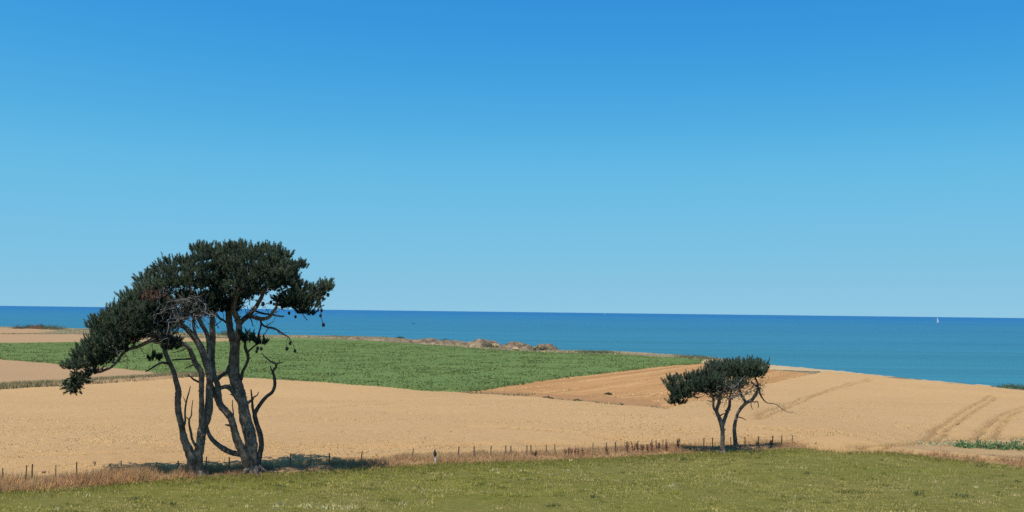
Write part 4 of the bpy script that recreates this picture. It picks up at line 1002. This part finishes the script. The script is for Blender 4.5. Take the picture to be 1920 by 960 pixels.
for px, py, w, h_, lab in [(1722,836,1.0,.22,'low pale grey green weed farthest left along the path'),(1750,837,.9,.24,'middle pale grey green weed along the path'),(1782,837,1.2,.36,'pale grey green weed just left of the green bushes')]:
    herb(px, py, h_, w, lab, (.28,.26,.15), 'pale_weed', 'weed', 'pale weeds beside the right field path', n=220, lf=.13)
# far bushes on the coast
db = (.030,.042,.020)
for px, py, w, h_, lab, col in [(54,616,6,2.6,'dark round bush on the far left coast, left of two',db),(76,616,5.5,2.8,'dark round bush on the far left coast, right of two',db),
        (36,617,8,2.4,'low dark bush at the far left coast edge',(.06,.05,.03)),(66,617,8,2.6,'reddish brown low scrub between the two far left bushes',(.13,.07,.05)),(96,617,16,2.6,'long low grey green scrub on the far left coast',(.06,.07,.04)),
        (435,628,14,2.8,'dark dome of scrub seen between the tall pine stems',(.05,.062,.03)),(750,634,4,1.3,'small dark bush on the coast strip above the green crop',db),
        (835,641,5,1.6,'tiny dark bush on the coast left of the mounds',db),(1118,661,15,1.1,'low dark green scrub on the cliff edge right of the mounds',(.04,.06,.028)),(1300,671,14,1.2,'flat dark scrub at the corner of the green crop',(.06,.07,.035)),
        (1900,726,6,.9,'dark green bush on the cliff edge at the right',(.045,.07,.03)),(1945,729,7,1.2,'dark green bush on the cliff edge cut by the right frame edge',(.045,.07,.03)),
        (1025,748,1.3,.55,'left dark shrub of three on the wheat and plough boundary',db),(1083,752,1.2,.42,'middle dark shrub of three on the wheat and plough boundary',db),(1165,760,1.1,.4,'small right shrub of three on the wheat and plough boundary',db),(1140,738,1.0,.35,'lone dark weed out in the ploughed field',db)]:
    herb(px, py, h_, w, lab, col, 'coastal_bush', 'bush', 'far bushes', n=int(500 + 130 * w), lf=max(.22, min(h_ * .16, .7)), off=.3)

# dune mounds on the cliff edge
def mound(px0, px1, pytop, pybase, label, depth=14):
    pc = ground([((px0 + px1) / 2, pybase)])[0]; D = pc[1]; s_ = px_scale(D)
    w = (px1 - px0) / s_; hgt = (pybase - pytop) / s_
    nx_, ny_ = 90, 36; u = np.linspace(-1, 1, nx_); v = np.linspace(-1, 1, ny_); U, V = np.meshgrid(u, v)
    x = pc[0] + U * w / 2; y = pc[1] + depth * .4 + V * depth / 2
    env = np.clip(1 - np.abs(U) ** 2.2, 0, 1) * np.clip(1 - np.abs(V) ** 2.5, 0, 1)
    z = height(x, y) - .3 + env * hgt * (.30 + .75 * vnoise(x, y, 5.5, int(px0)) + .35 * np.abs(vnoise(x, y, 2.0, int(px1)) - .5) * 2 + .2 * vnoise(x, y, .8, 5))
    z += rng.normal(0, .10, z.shape) * env
    i_ = (np.arange(ny_ - 1)[:, None] * nx_ + np.arange(nx_ - 1)[None]).ravel()
    o = mesh_np('dune_mound', np.stack([x, y, z], -1).reshape(-1, 3), np.stack([i_, i_ + 1, i_ + nx_ + 1, i_ + nx_], -1), M['dune'])
    tag(o, label, kind='structure')
mound(560, 760, 632.0, 638, 'long low brown turf bank on the coast behind the green crop', 20)
mound(700, 900, 636, 645, 'sandy brown bank rising left of the rubble mounds', 18)
mound(868, 945, 635.5, 649, 'left pale rubble mound on the cliff edge', 14)
mound(930, 1010, 641, 653, 'middle grey brown rubble mound on the cliff edge', 14)
mound(992, 1050, 643, 656, 'right rubble mound on the cliff edge', 12)
herb(916, 641, 1.5, 5, 'dark bush crowning the left rubble mound', db, 'coastal_bush', 'bush', 'far bushes', n=300, lf=.5, off=2.0)
herb(1010, 646, 1.5, 6, 'dark bush crowning the right rubble mound', db, 'coastal_bush', 'bush', 'far bushes', n=300, lf=.5, off=2.0)
# boulders between the mounds
def boulder(px, py, w, label):
    p = ground([(px, py)])[0]; R_ = w / 2; nu, nv = 12, 8
    th = np.linspace(0, np.pi, nv); ph = np.linspace(0, 2 * np.pi, nu, endpoint=False); T, Q = np.meshgrid(th, ph, indexing='ij')
    k = R_ * (1 + rng.normal(0, .12, T.shape)); v = np.stack([np.sin(T) * np.cos(Q) * k * 1.2, np.sin(T) * np.sin(Q) * k, np.cos(T) * k * .7], -1).reshape(-1, 3)
    i_ = np.arange(nv - 1)[:, None] * nu; j_ = np.arange(nu)[None]; j2 = (j_ + 1) % nu
    o = mesh_np('boulder', v, np.stack([i_ + j_, i_ + nu + j_, i_ + nu + j2, i_ + j2], -1).reshape(-1, 4), M['sand'])
    o.location = (p[0], p[1], p[2] + R_ * .25); tag(o, label, 'rock', 'pale rocks by the rubble mounds')
boulder(966, 657, 2.2, 'pale flat rock in the crop edge below the middle rubble mound'); boulder(886, 650, 2.0, 'pale rock at the foot of the left rubble mound')
boulder(1008, 656, 2.4, 'pale rock at the foot of the right rubble mound'); boulder(930, 650, 2.4, 'pale rock between the left and middle rubble mounds')

# ------------------------------------------------------------------ boats
def sailboat(px, py, top_py, D, label, heel=0.1):
    p = at_y(np.array([px]), np.array([py]), np.array([D]))[0]; p[2] = -14.0
    H = abs(py - top_py) / px_scale(D)
    root = empty('sailboat', tuple(p)); tag(root, label, 'boat', 'sailing boats out at sea'); L_ = H * .75
    mb = MB(); st = np.linspace(-1, 1, 11); secs = []
    for t in st:
        wd = L_ * .14 * max(0.02, (1 - abs(t) ** 2.4)); dk = H * .10 + H * .02 * t * t
        secs.append([(t * L_ / 2, -wd, dk), (t * L_ / 2, -wd * .75, -H * .01), (t * L_ / 2, 0, -H * .05), (t * L_ / 2, wd * .75, -H * .01), (t * L_ / 2, wd, dk)])
    v = np.array(secs).reshape(-1, 3); f = []
    for a in range(10):
        for b in range(4): f.append((a * 5 + b, a * 5 + b + 1, a * 5 + b + 6, a * 5 + b + 5))
        f.append((a * 5 + 4, a * 5, a * 5 + 5, a * 5 + 9))
    mb.add(v, f); mb.build('hull', M['white'], root)
    mb = MB(); tube(mb, np.array([[0, 0, H * .08], [0, 0, H * .5], [0, 0, H]]), np.array([.011, .010, .007]) * H, 6, 3, 0); mb.build('mast', M['white'], root)
    mb = MB(); tube(mb, np.array([[0, 0, H * .17], [-L_ * .25, 0, H * .17], [-L_ * .46, 0, H * .17]]), np.array([.008] * 3) * H, 6, 2, 0); mb.build('boom', M['white'], root)
    def sail(name, fn):
        g = np.linspace(0, 1, 9); U, V = np.meshgrid(g, g); v = np.array([fn(a, b) for a, b in zip(U.ravel(), V.ravel())])
        i_ = (np.arange(8)[:, None] * 9 + np.arange(8)[None]).ravel(); q = np.stack([i_, i_ + 1, i_ + 10, i_ + 9], -1)
        v2 = v + np.array([0, .012 * H, 0]); m2 = MB(); m2.add(v, q); m2.add(v2, q[:, ::-1]); m2.build(name, M['sail'], root)
    sail('mainsail', lambda u, w: (-.02 * H - u * L_ * .58 * (1 - w) ** .85, math.sin(math.pi * u) * .06 * H, H * (.19 + .78 * w)))
    sail('spinnaker', lambda u, w: (.04 * H + math.sin(math.pi * w) * L_ * .75 * u + .06 * L_ * u, (u - .5) * .5 * H * math.sin(math.pi * min(w + .08, 1)) - .1 * H, H * (.10 + .84 * w)))
    return root
b1 = sailboat(1757, 608, 597.5, 3600, 'white sailing boat with a bellied sail at the right'); b1.rotation_euler = (0, math.radians(-5), math.radians(205))
b2 = sailboat(1134, 588, 584.8, 14000, 'tiny white sail on the horizon at the centre'); b2.rotation_euler = (0, 0, math.radians(30))
p = at_y(np.array([775.]), np.array([607.]), np.array([1760.]))[0]; p[2] = -14
mbt = empty('motor_boat', tuple(p)); tag(mbt, 'tiny dark motor boat on the sea above the mounds', 'boat')
mb = MB(); secs = []
for t in np.linspace(-1, 1, 9):
    wd = .8 * max(.05, 1 - max(t, 0) ** 2.2); secs.append([(t * 2.4, -wd, .55 + .2 * max(t, 0)), (t * 2.4, -wd * .7, 0), (t * 2.4, 0, -.2), (t * 2.4, wd * .7, 0), (t * 2.4, wd, .55 + .2 * max(t, 0))])
f = []
for a in range(8):
    for b in range(4): f.append((a * 5 + b, a * 5 + b + 1, a * 5 + b + 6, a * 5 + b + 5))
    f.append((a * 5 + 4, a * 5, a * 5 + 5, a * 5 + 9))
mb.add(np.array(secs).reshape(-1, 3), f); mb.build('hull', M['hull'], mbt)
mb = MB(); box(mb, (-.7, -.5, .5), (.5, .5, 1.25)); mb.build('cabin', M['hull'], mbt)
